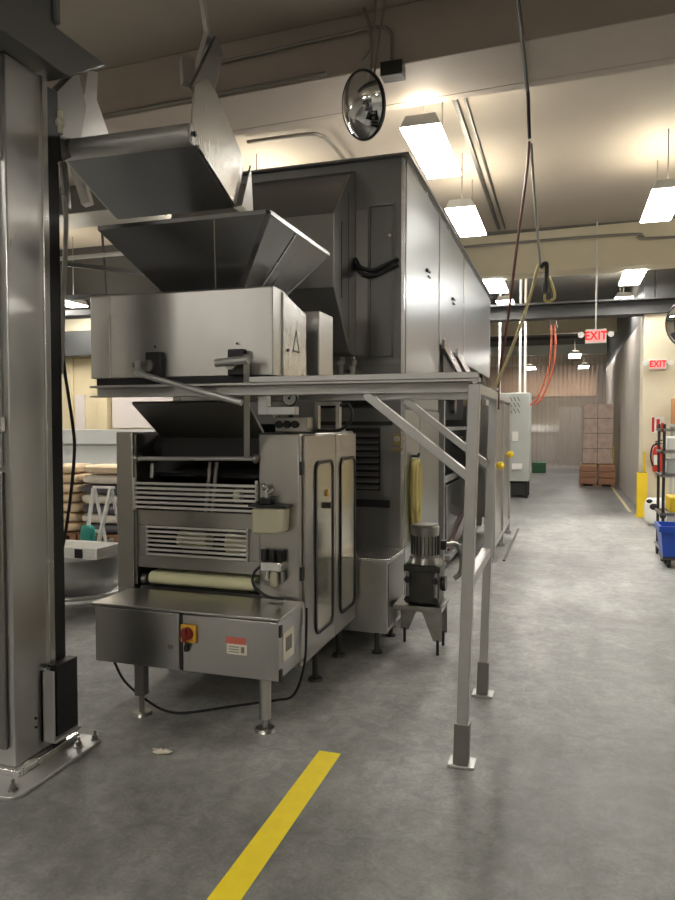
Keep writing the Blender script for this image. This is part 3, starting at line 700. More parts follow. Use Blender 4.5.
for (x, yy, s) in ((-0.79, 4.53, 1), (-0.79, 4.75, 1), (-1.02, 4.75, -1)):
    B().prism([(x-0.09*s, yy, 0.285), (x+0.045*s, yy, 0.285), (x+0.045*s, yy, 0.09), (x-0.01*s, yy, 0.09)], (0, 0.012, 0)).build('leg', 'motor', t, bev=0.002)
    B().cyl((x+0.018*s, yy+0.006, 0), (x+0.018*s, yy+0.006, 0.10), 0.010).build('leg_bolt', 'dark', t)
B().box(-0.785, -0.745, 4.70, 4.77, 0.66, 0.72).build('terminal_box', 'iron', m1, bev=0.004)
B().tube([(-0.75, 4.73, 0.69), (-0.68, 4.75, 0.69), (-0.65, 4.76, 0.60), (-0.66, 4.77, 0.50), (-0.70, 4.76, 0.46)], 0.018).build('conduit', 'motor', t)

# ------------------------------------------------------------------ the tall stainless machine
t = thing('proofing_oven', 'tall grey sheet-metal oven housing with mirror-like side panels and a front hood', 'oven', (-2.0, 7.9, 0))
XO = -1.10
B().box(-2.95, XO, 4.95, 10.85, 2.22, 3.37).box(-2.95, XO, 4.95, 6.42, 0.12, 2.22).build('body', 'oven_grey', t)
B().box(-2.96, -1.05, 4.90, 10.9, 3.371, 3.385).build('roof_sheet', 'oven_grey', t)
B().box(XO-0.012, XO+0.012, 4.94, 4.962, 0.14, 3.368).build('corner_strip', 'steel_bright', t)
for y0, y1, z0 in ((4.985, 6.33, 1.62), (6.36, 7.93, 2.22), (7.97, 10.80, 2.18)):
    p = B().box(XO+0.001, XO+0.016, y0, y1, z0, 3.345).build('side_panel', 'steel_side', t, bev=0.003)
    if y0 < 7.5:
        yl = y0 + 0.72
        B().bar((XO+0.03, yl, 2.74), (XO+0.03, yl+0.13, 2.745), 0.014).box(XO+0.016, XO+0.03, yl+0.02, yl+0.035, 2.73, 2.755).bar((XO+0.03, yl+0.05, 2.70), (XO+0.03, yl+0.13, 2.70), 0.012).build('latch', 'dark', p)
for a, b_, z_ in ((6.332, 6.358, 1.9), (7.932, 7.968, 2.2), (10.80, 10.84, 2.2)): B().box(XO+0.001, XO+0.022, a, b_, z_, 3.346).build('panel_strip', 'steel_bright', t)
B().box(XO+0.001, XO+0.02, 4.985, 10.84, 3.347, 3.369).build('top_trim', 'steel_bright', t)
for (y0, y1, z0, z1) in ((4.985, 5.50, 0.15, 1.60), (5.52, 6.40, 0.15, 1.60)):
    B().box(XO+0.001, XO+0.014, y0, y1, z0, z1).build('lower_panel', 'steel_side', t, bev=0.003)
# front face details
d = B().box(-1.335, -1.175, 4.936, 4.9495, 1.98, 3.035).build('front_door', 'oven_grey', t, bev=0.004)
B().box(-1.345, -1.338, 4.93, 4.9495, 1.97, 3.045).box(-1.172, -1.165, 4.93, 4.9495, 1.97, 3.045).box(-1.345, -1.165, 4.93, 4.9495, 3.046, 3.056).build('door_trim', 'steel_dark', t)
B().box(-1.45, -1.352, 4.938, 4.9495, 1.99, 3.03).build('front_panel', 'steel_dark', t, bev=0.003)
B().cyl((-1.19, 4.9355, 2.83), (-1.19, 4.925, 2.83), 0.012).build('door_knob', 'chrome', d)
B().box(-1.70, -1.12, 4.942, 4.9495, 1.93, 1.955).box(-1.2, -1.115, 4.942, 4.9495, 0.3, 1.5).build('front_trim', 'steel_dark', t)
hood = [(4.949, 3.31), (4.80, 3.235), (4.45, 2.875), (4.45, 2.395), (4.80, 2.0), (4.949, 1.985)]
B().prism([(-2.72, a, b) for a, b in hood], (1.262, 0, 0)).build('hood', 'hood_grey', t, bev=0.003)
B().prism([(-1.4575, a, b) for a, b in hood], (0.010, 0, 0)).build('hood_end', 'steel', t, bev=0.002, label='brighter end plate of the hood')
B().box(-1.4472, -1.445, 4.60, 4.608, 2.35, 2.86).box(-1.4472, -1.445, 4.76, 4.762, 2.1, 3.1).build('hood_seam', 'dark', t)
for z in (2.66, 2.62):
    B().tube([(-1.44, 4.91, z+0.02), (-1.40, 4.90, z-0.045), (-1.31, 4.91, z-0.07), (-1.22, 4.92, z-0.035), (-1.13, 4.935, z)], 0.014).build('cable', 'black', t)
B().prism([(-1.75, 4.949, 1.615), (-1.75, 4.91, 1.625), (-1.75, 4.90, 1.645), (-1.75, 4.91, 1.668), (-1.75, 4.949, 1.675)], (0.475, 0, 0)).build('cover_channel', 'dark', t, bev=0.003)
B().box(-1.75, -1.172, 4.93, 4.9495, 1.492, 1.518).build('gap_shadow', 'black', t)  # black strip put in for the shade of the gap line
lv = B().box(-1.62, -1.262, 4.944, 4.9495, 1.02, 1.47).build('louvre_recess', 'black', t)
sl = B()
for k in range(9): sl.prism([(-1.61, 4.943, 1.045+k*0.047), (-1.61, 4.918, 1.032+k*0.047), (-1.61, 4.914, 1.04+k*0.047), (-1.61, 4.943, 1.060+k*0.047)], (0.34, 0, 0))
sl.build('louvre_slats', 'hood_grey', lv)
B().box(-1.26, -1.175, 4.94, 4.9495, 0.98, 1.48).build('louvre_post', 'hood_grey', t)
B().box(-1.62, -1.19, 4.938, 4.9495, 0.90, 0.955).build('front_slot', 'black', t)
k = B().box(-1.165, -1.105, 4.925, 4.9495, 1.345, 1.43).build('switch_plate', 'ochre', t, bev=0.004)
B().cyl((-1.135, 4.9245, 1.395), (-1.135, 4.905, 1.395), 0.02).build('switch_button', 'tank', t)
B().box(-1.175, -1.10, 4.915, 4.9495, 1.31, 1.33).build('switch_shelf', 'ochre', t)
for x in (-1.50, -1.42):
    B().cyl((x, 4.78, 1.80), (x, 4.78, 1.97), 0.02).ball((x, 4.78, 1.93), 0.032).cyl((x, 4.78, 1.88), (x, 4.949, 1.88), 0.012).build('valve', 'motor', t)
# sloping slide frames under the overhang
for dy in (0.0, 0.55):
    B().bar((XO+0.05, 6.40+dy*1.5, 2.22), (XO+0.05, 8.3+dy*2, 1.86), 0.03, 0.09).build('slide_rail', 'steel_bright', t, bev=0.003)
    B().prism([(XO+0.03, 6.45+dy*1.5, 2.13), (XO+0.03, 7.9+dy*2, 1.86), (XO+0.03, 6.45+dy*1.5, 1.82)], (0.012, 0, 0)).build('slide_gusset', 'dark', t)
for x in (-2.85, -1.2):
    B().box(x-0.04, x+0.04, 10.6, 10.7, 0.0, 2.22).build('leg', 'steel_dark', t)
for x in (-2.85, -1.2):
    for yy in (5.1, 6.3): B().cyl((x, yy, 0), (x, yy, 0.12), 0.03).build('foot', 'motor', t)

# yellow hose on the side
hs = B()
for i, (dy, bt, w) in enumerate(((0.0, 0.62, 0.07), (0.012, 0.70, 0.055), (-0.02, 0.80, 0.08), (0.02, 0.58, 0.05), (0.0, 0.75, 0.09))):
    xx = -1.068 + 0.008*i; cy = 5.20 + dy
    hs.tube([(xx, cy, 1.235), (xx, cy-w*0.9, 1.16), (xx, cy-w, 0.95), (xx, cy-w*0.6, bt+0.07), (xx, cy, bt), (xx, cy+w*0.6, bt+0.07), (xx, cy+w, 0.95), (xx, cy+w*0.9, 1.16), (xx, cy, 1.235)], 0.0135)
solo(hs, 'coiled_hose', 'hose_y', 'yellow hose hung in long loops on the tall machine side panel', 'hose', (-1.05, 5.2, 0.6))
solo(B().cyl((-1.0855, 5.2, 1.262), (-1.03, 5.2, 1.262), 0.010).cyl((-1.035, 5.2, 1.262), (-1.03, 5.2, 1.285), 0.010), 'hose_hook', 'dark', 'dark hook above the yellow looped hose', 'hook', (-1.06, 5.2, 1.25))

# ------------------------------------------------------------------ machinery under the overhang
t = thing('transfer_conveyor', 'dark conveyor unit on legs under the overhanging oven housing', 'conveyor', (-1.7, 7.8, 0))
B().box(-2.3, -1.22, 6.75, 9.0, 0.9, 1.35).build('drive_case', 'dark', t, bev=0.01)
B().box(-2.3, -1.25, 6.9, 9.2, 1.55, 1.85).build('belt_deck', 'dark', t)
B().cyl((-2.2, 7.2, 1.72), (-1.2, 7.2, 1.72), 0.14).build('end_roller', 'steel_bright', t)
B().cyl((-2.2, 8.2, 1.72), (-1.2, 8.2, 1.72), 0.10).build('end_roller', 'steel', t)
B().box(-2.2, -1.16, 7.35, 9.0, 0.16, 0.86).build('lower_box', 'steel', t, bev=0.006)
B().box(-2.2, -1.10, 7.2, 9.1, 0.11, 0.155).build('lower_rail', 'galv', t)
for yy in (7.05, 9.15): B().bar((-1.17, yy, 0.05), (-1.17, yy, 1.9), 0.06).cyl((-1.17, yy, 0), (-1.17, yy, 0.05), 0.06).build('leg', 'galv', t)
for yy in (7.05, 9.15): B().bar((-2.25, yy, 0.0), (-2.25, yy, 1.9), 0.06).build('leg', 'galv', t)
B().bar((-1.17, 7.08, 0.93), (-1.17, 9.12, 0.93), 0.05).bar((-1.17, 7.08, 1.45), (-1.17, 9.12, 1.45), 0.04).build('side_rail', 'galv', t)
B().bar((-1.14, 7.3, 0.20), (-1.14, 8.9, 0.52), 0.02, 0.03).build('drag_bar', 'hose_red', t)
B().box(-2.4, -2.3, 6.6, 10.5, 0.1, 2.2).build('back_shield', 'dark', t)

# guard panel run
t = thing('machine_guard', 'row of tall stainless guard panels behind the second floor post', 'guard', (-0.75, 8.9, 0))
for y0, y1 in ((7.86, 8.86), (8.94, 9.94)):
    B().box(-0.745, -0.73, y0, y1, 0.2, 1.74).build('guard_panel', 'steel', t, bev=0.003)
for yy in (7.82, 8.9, 9.98):
    B().bar((-0.74, yy, 0.04), (-0.74, yy, 1.78), 0.06).cyl((-0.74, yy, 0), (-0.74, yy, 0.04), 0.05).build('post', 'galv', t)
B().bar((-0.74, 7.79, 1.81), (-0.74, 10.01, 1.81), 0.06, 0.06).build('top_rail', 'galv', t)
B().bar((-0.74, 7.85, 0.17), (-0.74, 9.95, 0.17), 0.05).build('bottom_rail', 'galv', t)
for yy, z in ((8.05, 1.04), (9.6, 1.10)): B().ball((-0.68, yy, z), 0.045).cyl((-0.729, yy, z), (-0.68, yy, z), 0.015).build('release_knob', 'yellow', t, label='round yellow release knob')
B().tube([(-0.62, 7.9, 0.005), (-0.62, 10.4, 0.005)], 0.015, 8, 1).build('floor_pipe', 'iron', t)
B().box(-1.9, -0.78, 10.0, 10.04, 0.2, 1.75).build('guard_return', 'steel', t)

# vented cabinet
t = thing('electrical_cabinet', 'pale grey floor cabinet with slanted vents beyond the guard panels', 'cabinet', (-1.1, 15.2, 0))
B().box(-1.55, -0.68, 14.8, 15.6, 0.34, 2.13).build('case', 'cab_grey', t, bev=0.01)
v = B()
for i in range(6):
    for j in range(3): v.bar((-1.30+i*0.075, 14.795, 2.05-j*0.12), (-1.25+i*0.075, 14.795, 1.96-j*0.12), 0.012, 0.02, (0, 1, 0))
v.build('vent', 'black', t)
B().box(-1.02, -0.90, 14.78, 14.7995, 1.15, 1.35).build('meter_box', 'white', t, bev=0.004)
B().box(-1.02, -0.82, 14.76, 14.7995, 0.58, 0.70).build('socket_box', 'white', t, bev=0.004)
B().box(-1.15, -1.08, 14.77, 14.7995, 1.38, 1.5).build('handle', 'black', t)
for x in (-1.5, -0.74):
    for yy in (14.86, 15.54): B().box(x-0.03, x+0.03, yy-0.03, yy+0.03, 0, 0.34).build('leg', 'dark', t)
B().box(-1.5, -0.73, 14.9, 15.5, 0.05, 0.30).build('plinth', 'iron', t)
for x, lab in ((-1.32, 'leftmost white pipe rising behind the guard panels'), (-0.90, 'left pipe of the close white pair above the grey cabinet'), (-0.80, 'right pipe of the close white pair above the grey cabinet')):
    solo(B().cyl((x, 15.2, 2.131), (x, 15.2, 4.5), 0.026, n=12), 'conduit_pipe', 'pipe_white', lab, 'pipe', (x, 15.2, 2.13), 'white pipes above the grey cabinet')

# ------------------------------------------------------------------ convex mirrors
def convex_mirror(c, nrm, R, label, rods):
    t = thing('convex_mirror', label, 'mirror', c)
    q = V(nrm).normalized().to_track_quat('Z', 'Y').to_matrix()
    prof = []; rs = R*1.35; h0 = math.sqrt(rs*rs - R*R)
    for k in range(13):
        rr = R*(1 - k/12*0.995); prof.append((rr, math.sqrt(rs*rs-rr*rr) - h0 + 0.004))
    B().lathe(prof, c, 48, mat=q).build('mirror_dome', 'mirror', t)
    B().lathe([(R*0.98, -0.02), (R+0.008, -0.02), (R+0.012, 0.0), (R+0.006, 0.010), (R-0.003, 0.006)], c, 48, mat=q).build('rim', 'black', t)
    B().lathe([(0.03, -0.06), (R*0.6, -0.045), (R*0.97, -0.021)], c, 40, mat=q).build('back_shell', 'dark', t)
    for a, b in rods: B().tube([a, b], 0.008, 8, 1).build('hanger', 'pipe_grey', t)
    return t
mc = V((-1.30, 4.6, 3.605))
convex_mirror(mc, (-0.60, -0.78, -0.28), 0.205, 'round convex mirror with black rim hanging from the ceiling beam', [(mc+V((0.03, 0.045, 0.03)), (-1.24, 4.75, 4.5)), (mc+V((0.05, 0.05, 0.1)), (-1.15, 4.7, 4.5))])
convex_mirror((1.72, 11.4, 2.95), (-0.5, -0.85, -0.2), 0.36, 'second round mirror cut by the right edge near the cream pillar', [((1.75, 11.45, 3.0), (1.75, 11.45, 4.5))])

# ------------------------------------------------------------------ exit signs
def exit_sign(c, w, hgt, label, rod=False, back=None):
    x, yy, z = c
    t = thing('exit_sign', label, 'exit sign', c)
    B().box(x-w/2, x+w/2, yy, yy+0.06, z-hgt/2, z+hgt/2).build('case', 'white', t, bev=0.006)
    B().box(x-w/2+0.012, x+w/2-0.012, yy-0.003, yy-0.0005, z-hgt/2+0.012, z+hgt/2-0.012).build('lit_face', 'exit_face', t)
    cu = bpy.data.curves.new('letters', 'FONT'); cu.body = 'EXIT'; cu.size = hgt*0.82; cu.extrude = 0.002; cu.offset = 0.004
    cu.align_x = 'CENTER'; cu.align_y = 'CENTER'; cu.space_character = 1.05
    tmp = bpy.data.objects.new('letters', cu); COL.objects.link(tmp)
    dg = bpy.context.evaluated_depsgraph_get(); dg.update()
    me = bpy.data.meshes.new_from_object(tmp.evaluated_get(dg))
    bpy.data.objects.remove(tmp)
    for v in me.vertices: v.co = V((v.co.x*0.86, -0.006 + v.co.z*-1, v.co.y))
    me.materials.clear(); me.materials.append(M['exit_red'])
    o = bpy.data.objects.new('letters', me); COL.objects.link(o); o.parent = t
    for s in (-1, 1):
        xx = x + s*(w/2+0.06)
        B().cyl((xx, yy-0.03, z+0.02), (xx, yy+0.03, z+0.02), 0.045, 0.035).bar((x+s*w/2, yy+0.02, z+0.03), (xx, yy+0.02, z+0.03), 0.02).build('lamp_head', 'white', t)
    if rod: B().tube([(x, yy+0.03, z+hgt/2), (x, yy+0.03, 4.5)], 0.012, 8, 1).build('stem', 'pipe_white', t)
    return t
exit_sign((0.42, 11.3, 2.81), 0.30, 0.21, 'red EXIT sign hanging on a white stem over the corridor', True)
exit_sign((1.42, 12.59, 2.47), 0.26, 0.17, 'red EXIT sign with two lamp heads on the cream pillar')

# ------------------------------------------------------------------ things at the pillar
t = thing('fire_extinguisher', 'red fire extinguisher hung on the cream pillar below the red sign', 'fire extinguisher', (1.44, 12.58, 0.75))
B().lathe([(0.05, 0.72), (0.075, 0.735), (0.078, 1.06), (0.06, 1.12), (0.025, 1.15)], (1.44, 12.57, 0), 24).build('cylinder', 'red', t)
B().box(1.37, 1.45, 12.485, 12.495, 0.84, 1.0).build('label_panel', 'white', t)
B().cyl((1.44, 12.57, 1.15), (1.44, 12.57, 1.20), 0.02).bar((1.40, 12.57, 1.21), (1.50, 12.55, 1.24), 0.02).bar((1.40, 12.57, 1.19), (1.50, 12.55, 1.18), 0.015).build('valve', 'dark', t)
B().tube([(1.44, 12.57, 1.18), (1.36, 12.54, 1.14), (1.33, 12.53, 0.98), (1.36, 12.52, 0.82)], 0.013).build('hose', 'black', t)
B().box(1.40, 1.48, 12.645, 12.6595, 0.8, 1.1).build('bracket', 'dark', t)
t = thing('fire_sign', 'small red and white fire sign on the cream pillar above the extinguisher', 'sign', (1.44, 12.65, 1.5))
B().box(1.34, 1.54, 12.650, 12.659, 1.36, 1.62).build('plate', 'white', t)
B().box(1.35, 1.39, 12.646, 12.6495, 1.37, 1.61).box(1.42, 1.47, 12.646, 12.6495, 1.42, 1.58).box(1.49, 1.53, 12.646, 12.6495, 1.37, 1.52).build('print', 'red', t)

def bollard(x, yy, hgt, w, label):
    t = thing('bollard', label, 'bollard', (x, yy, 0))
    B().box(x-w, x+w, yy-w, yy+w, 0.02, hgt).build('post', 'yellow', t, bev=0.01)
    B().box(x-w*1.25, x+w*1.25, yy-w*1.25, yy+w*1.25, 0, 0.0195).build('base', 'yellow', t, bev=0.003)
    B().box(x-w*0.85, x+w*0.85, yy-w*0.85, yy+w*0.85, hgt, hgt+0.006).build('top_cap', 'dark', t)
bollard(1.19, 12.40, 0.72, 0.075, 'square yellow bollard at the foot of the cream pillar')
bollard(1.12, 19.6, 0.95, 0.09, 'far yellow bollard beside the wrapped pallet in the corridor')
solo(B().cyl((1.24, 12.55, 0.0), (1.24, 12.55, 1.05), 0.022), 'guard_pipe', 'yellow', 'thin yellow pipe standing behind the square bollard', 'pipe', (1.24, 12.55, 0))

# rack with bins at the right edge
t = thing('wire_rack', 'dark wheeled rack cut by the right edge of the photo', 'rack', (1.35, 8.65, 0))
for x in (1.03, 1.7):
    for yy in (8.45, 8.9):
        B().cyl((x, yy, 0.10), (x, yy, 1.50), 0.016).build('upright', 'iron', t)
        B().cyl((x-0.015, yy, 0.05), (x+0.015, yy, 0.05), 0.05).build('caster', 'black', t)
for z in (0.12, 0.50, 0.92, 1.18, 1.42):
    s = B().box(1.0, 1.73, 8.43, 8.45, z, z+0.03).box(1.0, 1.73, 8.9, 8.92, z, z+0.03).box(1.0, 1.02, 8.43, 8.92, z, z+0.03).box(1.71, 1.73, 8.43, 8.92, z, z+0.03)
    for i in range(12): s.box(1.03+i*0.058, 1.036+i*0.058, 8.45, 8.9, z+0.02, z+0.027)
    s.build('shelf', 'motor', t)
def tub(x0, x1, y0, y1, z0, z1, mat, label, ins=0.03):
    t = thing('storage_tub', label, 'tub', ((x0+x1)/2, (y0+y1)/2, z0))
    def rect(a, z): return [(x0+a, y0+a, z), (x1-a, y0+a, z), (x1-a, y1-a, z), (x0+a, y1-a, z)]
    b = B(); L = [[b.bm.verts.new(p) for p in r] for r in (rect(ins, z0), rect(0, z1), rect(0.012, z1), rect(ins+0.012, z0+0.012))]
    for a, c in zip(L, L[1:]):
        for k in range(4): b.face([a[k], a[(k+1) % 4], c[(k+1) % 4], c[k]])
    b.face(L[0]); b.face(L[3])
    b.build('body', mat, t)
    B().ring_prism(rect(-0.015, z1-0.06), rect(0.001, z1-0.06), (0, 0, 0.06)).build('rim', mat, t)
tub(0.955, 1.45, 8.0, 8.40, 0.12, 0.44, 'blue', 'blue plastic tub on the low trolley at the right edge')
t = thing('tub_trolley', 'low black trolley under the blue tub', 'trolley', (1.2, 8.2, 0))
B().box(0.98, 1.42, 8.02, 8.38, 0.085, 0.118).build('deck', 'iron', t)
for x in (1.05, 1.35):
    for yy in (8.08, 8.32): B().cyl((x-0.015, yy, 0.042), (x+0.015, yy, 0.042), 0.042).build('caster', 'black', t)
solo(B().box(1.10, 1.55, 8.47, 8.85, 0.532, 0.70), 'plastic_crate', 'yellow', 'yellow crate on the rack shelf above the blue tub', 'crate', (1.3, 8.66, 0.53), bev=0.015)
solo(B().box(1.06, 1.28, 8.5, 8.8, 0.952, 1.12), 'plastic_box', 'cab_grey', 'pale grey box on the rack shelf above the yellow crate', 'box', (1.17, 8.65, 0.95), bev=0.015)
solo(B().box(1.06, 1.30, 8.5, 8.8, 1.212, 1.36), 'plastic_box', 'white', 'white box on the upper shelf of the rack at the right edge', 'box', (1.18, 8.65, 1.21), bev=0.015)
solo(B().box(1.62, 2.2, 12.1, 12.55, 1.5, 1.9), 'cardboard_box', 'orange_box', 'orange cardboard box at the right edge beside the cream pillar', 'box', (1.9, 12.3, 1.5), bev=0.008)
t = thing('shelf_stand', 'tall cream shelf stand carrying the orange cardboard box', 'shelf', (1.9, 12.3, 0))
B().box(1.6, 2.25, 12.08, 12.6, 1.46, 1.499).build('top', 'cab_grey', t)
for x in (1.64, 2.2):
    for yy in (12.12, 12.56): B().box(x-0.02, x+0.02, yy-0.02, yy+0.02, 0, 1.46).build('leg', 'cab_grey', t)
t = thing('refuse_bag', 'white and black bag slumped at the foot of the cream pillar', 'bag', (1.33, 11.5, 0))
B().pillow((1.30, 11.5, 0.20), 0.30, 0.3, 0.40, 3).build('sack', 'white', t)
B().ball((1.26, 11.355, 0.28), 0.06, 1, 0.25, 0.8).ball((1.38, 11.36, 0.16), 0.05, 1, 0.25, 1.2).ball((1.20, 11.37, 0.36), 0.045, 1, 0.3, 0.7).build('dark_patches', 'black', t)

# ------------------------------------------------------------------ corridor end
t = thing('strip_curtain', 'wide clear vinyl strip curtain closing the far end of the corridor', 'strip curtain', (0, 24.8, 0))
B().box(-3.2, 1.6, 24.72, 24.9, 3.80, 4.12).build('track', 'cab_grey', t, bev=0.01)
for i in range(34):
    x = -3.1 + i*0.137; yy = 24.76 + (0.03 if i % 2 else 0)
    ps = [(x + 0.15*k/4, yy + 0.018*math.cos(PI*(k/4-0.5)), 0.04) for k in range(5)]
    ps2 = [(p[0], p[1]+0.004, p[2]) for p in ps[::-1]]
    B().prism(ps + ps2, (0, 0, 3.78)).build('strip', 'strip', t)
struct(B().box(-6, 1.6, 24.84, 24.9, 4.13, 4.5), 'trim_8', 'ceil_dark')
# room beyond the curtain
solo(B().box(-2.6, 1.0, 28.0, 28.6, 1.2, 1.45), 'wall_shelf', 'white', 'pale shelf seen through the curtain strips', 'shelf', (-0.8, 28.3, 1.2))
solo(B().box(-2.6, 1.0, 28.9, 29.5, 0, 1.2), 'work_bench', 'steel', 'stainless bench glinting behind the curtain strips', 'bench', (-0.8, 29.2, 0))
for x, yy, lab in ((0.25, 22.2, 'small tube light on the ceiling just before the strip curtain'), (-1.2, 26.6, 'left light added beyond the curtain strips to brighten the end room'), (0.6, 26.6, 'right light added beyond the curtain strips to brighten the end room')):
    ceiling_light(x, yy, lab, z=3.5, group='lights at the corridor end')  # the pair past the curtain is added to brighten the end room
solo(B().tube([(-4, 21, 3.92), (1.24, 21, 3.92)], 0.05, 10, 1), 'ceiling_pipe', 'girder', 'dark pipe crossing the corridor behind the hanging exit sign', 'pipe', (-1, 21, 3.92))
solo(B().box(-2.8, 1.1, 28.1, 29.79, 2.55, 3.7), 'overhead_rack', 'card', 'brown overhead rack dimly seen through the top of the curtain strips', 'rack', (-0.8, 28.3, 2.55))
solo(B().box(-0.2, 1.1, 27.0, 27.8, 0, 2.1), 'storage_locker', 'pipe_grey', 'tall grey locker dimly seen through the right curtain strips', 'locker', (0.45, 27.4, 0))
# wrapped pallet with crates
t = thing('wrapped_pallet', 'tall stack of film-wrapped brown cartons standing on the crates in the corridor', 'pallet load', (0.75, 18.5, 0.52))
B().box(0.40, 1.10, 18.2, 18.9, 0.535, 1.98).build('cartons', 'wrap', t, bev=0.02)
b = B()
for z in (0.9, 1.27, 1.63): b.box(0.398, 1.102, 18.198, 18.902, z, z+0.012)
b.box(0.74, 0.752, 18.196, 18.2, 0.55, 1.96)
b.build('carton_joints', 'iron', t)
def crate(x0, x1, label):
    t = thing('wooden_crate', label, 'crate', ((x0+x1)/2, 18.5, 0))
    for z in (0.06, 0.21, 0.36): B().box(x0, x1, 18.12, 18.15, z, z+0.12).build('slat', 'wood', t, bev=0.004)
    B().box(x0+0.01, x1-0.01, 18.151, 18.9, 0.05, 0.525).build('core', 'card', t)
    for x in (x0+0.05, x1-0.05): B().box(x-0.04, x+0.04, 18.15, 18.9, 0, 0.05).build('runner', 'wood', t)
crate(0.34, 0.74, 'left brown slatted crate under the wrapped cartons')
crate(0.77, 1.15, 'right brown slatted crate under the wrapped cartons')
solo(B().box(-0.95, -0.55, 22.6, 23.1, 0, 0.32), 'storage_bin', plain('green_plastic', (0.03, 0.12, 0.05), 0.5), 'dark green bin on the floor beyond the grey cabinet', 'bin', (-0.75, 22.9, 0), bev=0.02)

# ------------------------------------------------------------------ hanging cords
solo(B().tube([(-0.30, 4.3, 4.06), (-0.30, 5.0, 4.06), (-0.305, 5.62, 4.06), (-0.30, 5.76, 4.02), (-0.29, 5.8, 3.72)], 0.014), 'drop_cord', 'black',
     'thick dark cord running under the beam and dropping beside it', 'cord', (-0.3, 5.5, 4.0))
solo(B().tube([(-0.29, 5.81, 3.70), (-0.31, 5.82, 3.45), (-0.38, 5.84, 2.9), (-0.44, 5.88, 2.4), (-0.515, 5.95, 1.9), (-0.53, 6.0, 1.62)], 0.011), 'air_hose', 'hose_red',
     'dark red hose hanging straight down to the guard panels', 'hose', (-0.4, 5.85, 2.6))
solo(B().tube([(-0.275, 5.80, 3.68), (-0.25, 5.82, 3.3), (-0.20, 5.85, 2.75)], 0.010), 'drop_cord', 'pipe_grey',
     'thin grey cord hanging beside the dark red hose', 'cord', (-0.24, 5.8, 3.2))
solo(B().tube([(-0.215, 5.85, 2.75), (-0.28, 5.87, 2.5), (-0.40, 5.9, 2.15), (-0.56, 5.95, 1.78)], 0.012), 'air_hose', 'hose_pale',
     'pale yellow hose slanting down left from the hanging hook', 'hose', (-0.4, 5.9, 2.2))
solo(B().tube([(-0.185, 5.86, 2.74), (-0.135, 5.87, 2.66), (-0.09, 5.87, 2.52), (-0.11, 5.87, 2.47), (-0.16, 5.87, 2.47), (-0.165, 5.87, 2.52)], 0.011), 'air_hose', 'hose_y',
     'short yellow hose loop curling under the hanging hook', 'hose', (-0.13, 5.87, 2.6))
t = thing('hose_hook', 'dark coupling hook hanging where the yellow hoses meet', 'hook', (-0.19, 5.86, 2.7))
B().tube([(-0.20, 5.855, 2.73), (-0.17, 5.86, 2.76), (-0.15, 5.86, 2.74), (-0.155, 5.86, 2.60), (-0.16, 5.865, 2.53)], 0.018).build('hook', 'iron', t)
B().cyl((-0.157, 5.862, 2.60), (-0.160, 5.862, 2.53), 0.024).build('coupling', 'iron', t)
for k, (x, lab) in enumerate(((-0.32, 'left orange cord hanging beyond the pale yellow hose'), (-0.24, 'right orange cord hanging beyond the pale yellow hose'))):
    solo(B().tube([(-0.26+0.06*k, 13.6, 3.3), (x+0.06, 13.6, 2.9), (x, 13.6, 2.45), (x-0.16, 13.6, 2.0), (x-0.30, 13.6, 1.85)], 0.016), 'orange_cord', 'cord_orange', lab, 'cord', (x, 13.6, 2.5))
t = thing('cord_drop', 'forked dark hanger above the two orange cords', 'hanger', (-0.25, 13.6, 3.3))
B().tube([(-0.26, 13.6, 4.5), (-0.26, 13.6, 3.75), (-0.30, 13.6, 3.25)], 0.012, 6, 1).build('cord', 'iron', t)
B().tube([(-0.26, 13.62, 3.75), (-0.16, 13.62, 3.25)], 0.012, 6, 1).build('cord', 'iron', t)

# ------------------------------------------------------------------ conduits along the near beam
def byn(x, d=0.0): return 5.02 - 0.055*x - d
solo(B().tube([(-4.0, byn(-4.0, .03), 4.10), (-1.72, byn(-1.72, .03), 4.10)], 0.016, 8, 1), 'conduit_pipe', 'pipe_grey', 'thin conduit along the lower edge of the near ceiling beam', 'pipe', (-2.5, 5.1, 4.1))
t = thing('conduit_run', 'conduit along the beam face bending down to a junction box beside the mirror', 'pipe', (-1.3, 5.0, 4.3))
B().tube([(-2.6, byn(-2.6, .03), 4.34), (-1.5, byn(-1.5, .03), 4.36), (-1.30, byn(-1.3, .03), 4.355), (-1.22, byn(-1.2, .03), 4.30), (-1.21, byn(-1.2, .03), 4.18), (-1.21, byn(-1.2, .05), 4.03)], 0.014).build('tube', 'pipe_grey', t)
B().box(-1.28, -1.12, byn(-1.2)-0.10, byn(-1.2)+0.02, 3.97, 4.07).build('junction_box', 'iron', t, bev=0.004)
B().tube([(-1.42, byn(-1.4, .05), 4.5), (-1.38, byn(-1.4, .05), 4.38), (-1.36, byn(-1.4, .06), 4.2), (-1.42, byn(-1.4, .06), 4.12)], 0.012).build('drop_tube', 'pipe_grey', t)
t = thing('conduit_run', 'two thin conduits with rounded bends on the ceiling above the tall machine', 'pipe', (-2.4, 7.0, 4.47))
B().tube([(-3.2, 6.2, 4.45), (-2.5, 6.2, 4.45), (-2.25, 6.25, 4.45), (-2.12, 6.4, 4.45), (-2.2, 6.1, 4.45)], 0.02).build('tube', 'pipe_grey', t)
B().tube([(-3.2, 6.9, 4.45), (-2.55, 6.9, 4.45), (-2.42, 6.98, 4.45), (-2.38, 7.2, 4.45), (-2.38, 8.5, 4.45)], 0.02).build('tube', 'pipe_grey', t)
solo(B().tube([(-4, 11.5, 4.30), (0.6, 11.3, 4.28), (1.0, 11.28, 4.2), (1.6, 11.25, 4.17)], 0.022), 'conduit_pipe', 'pipe_grey', 'conduit along the face of the second ceiling beam', 'pipe', (-1, 11.4, 4.3))
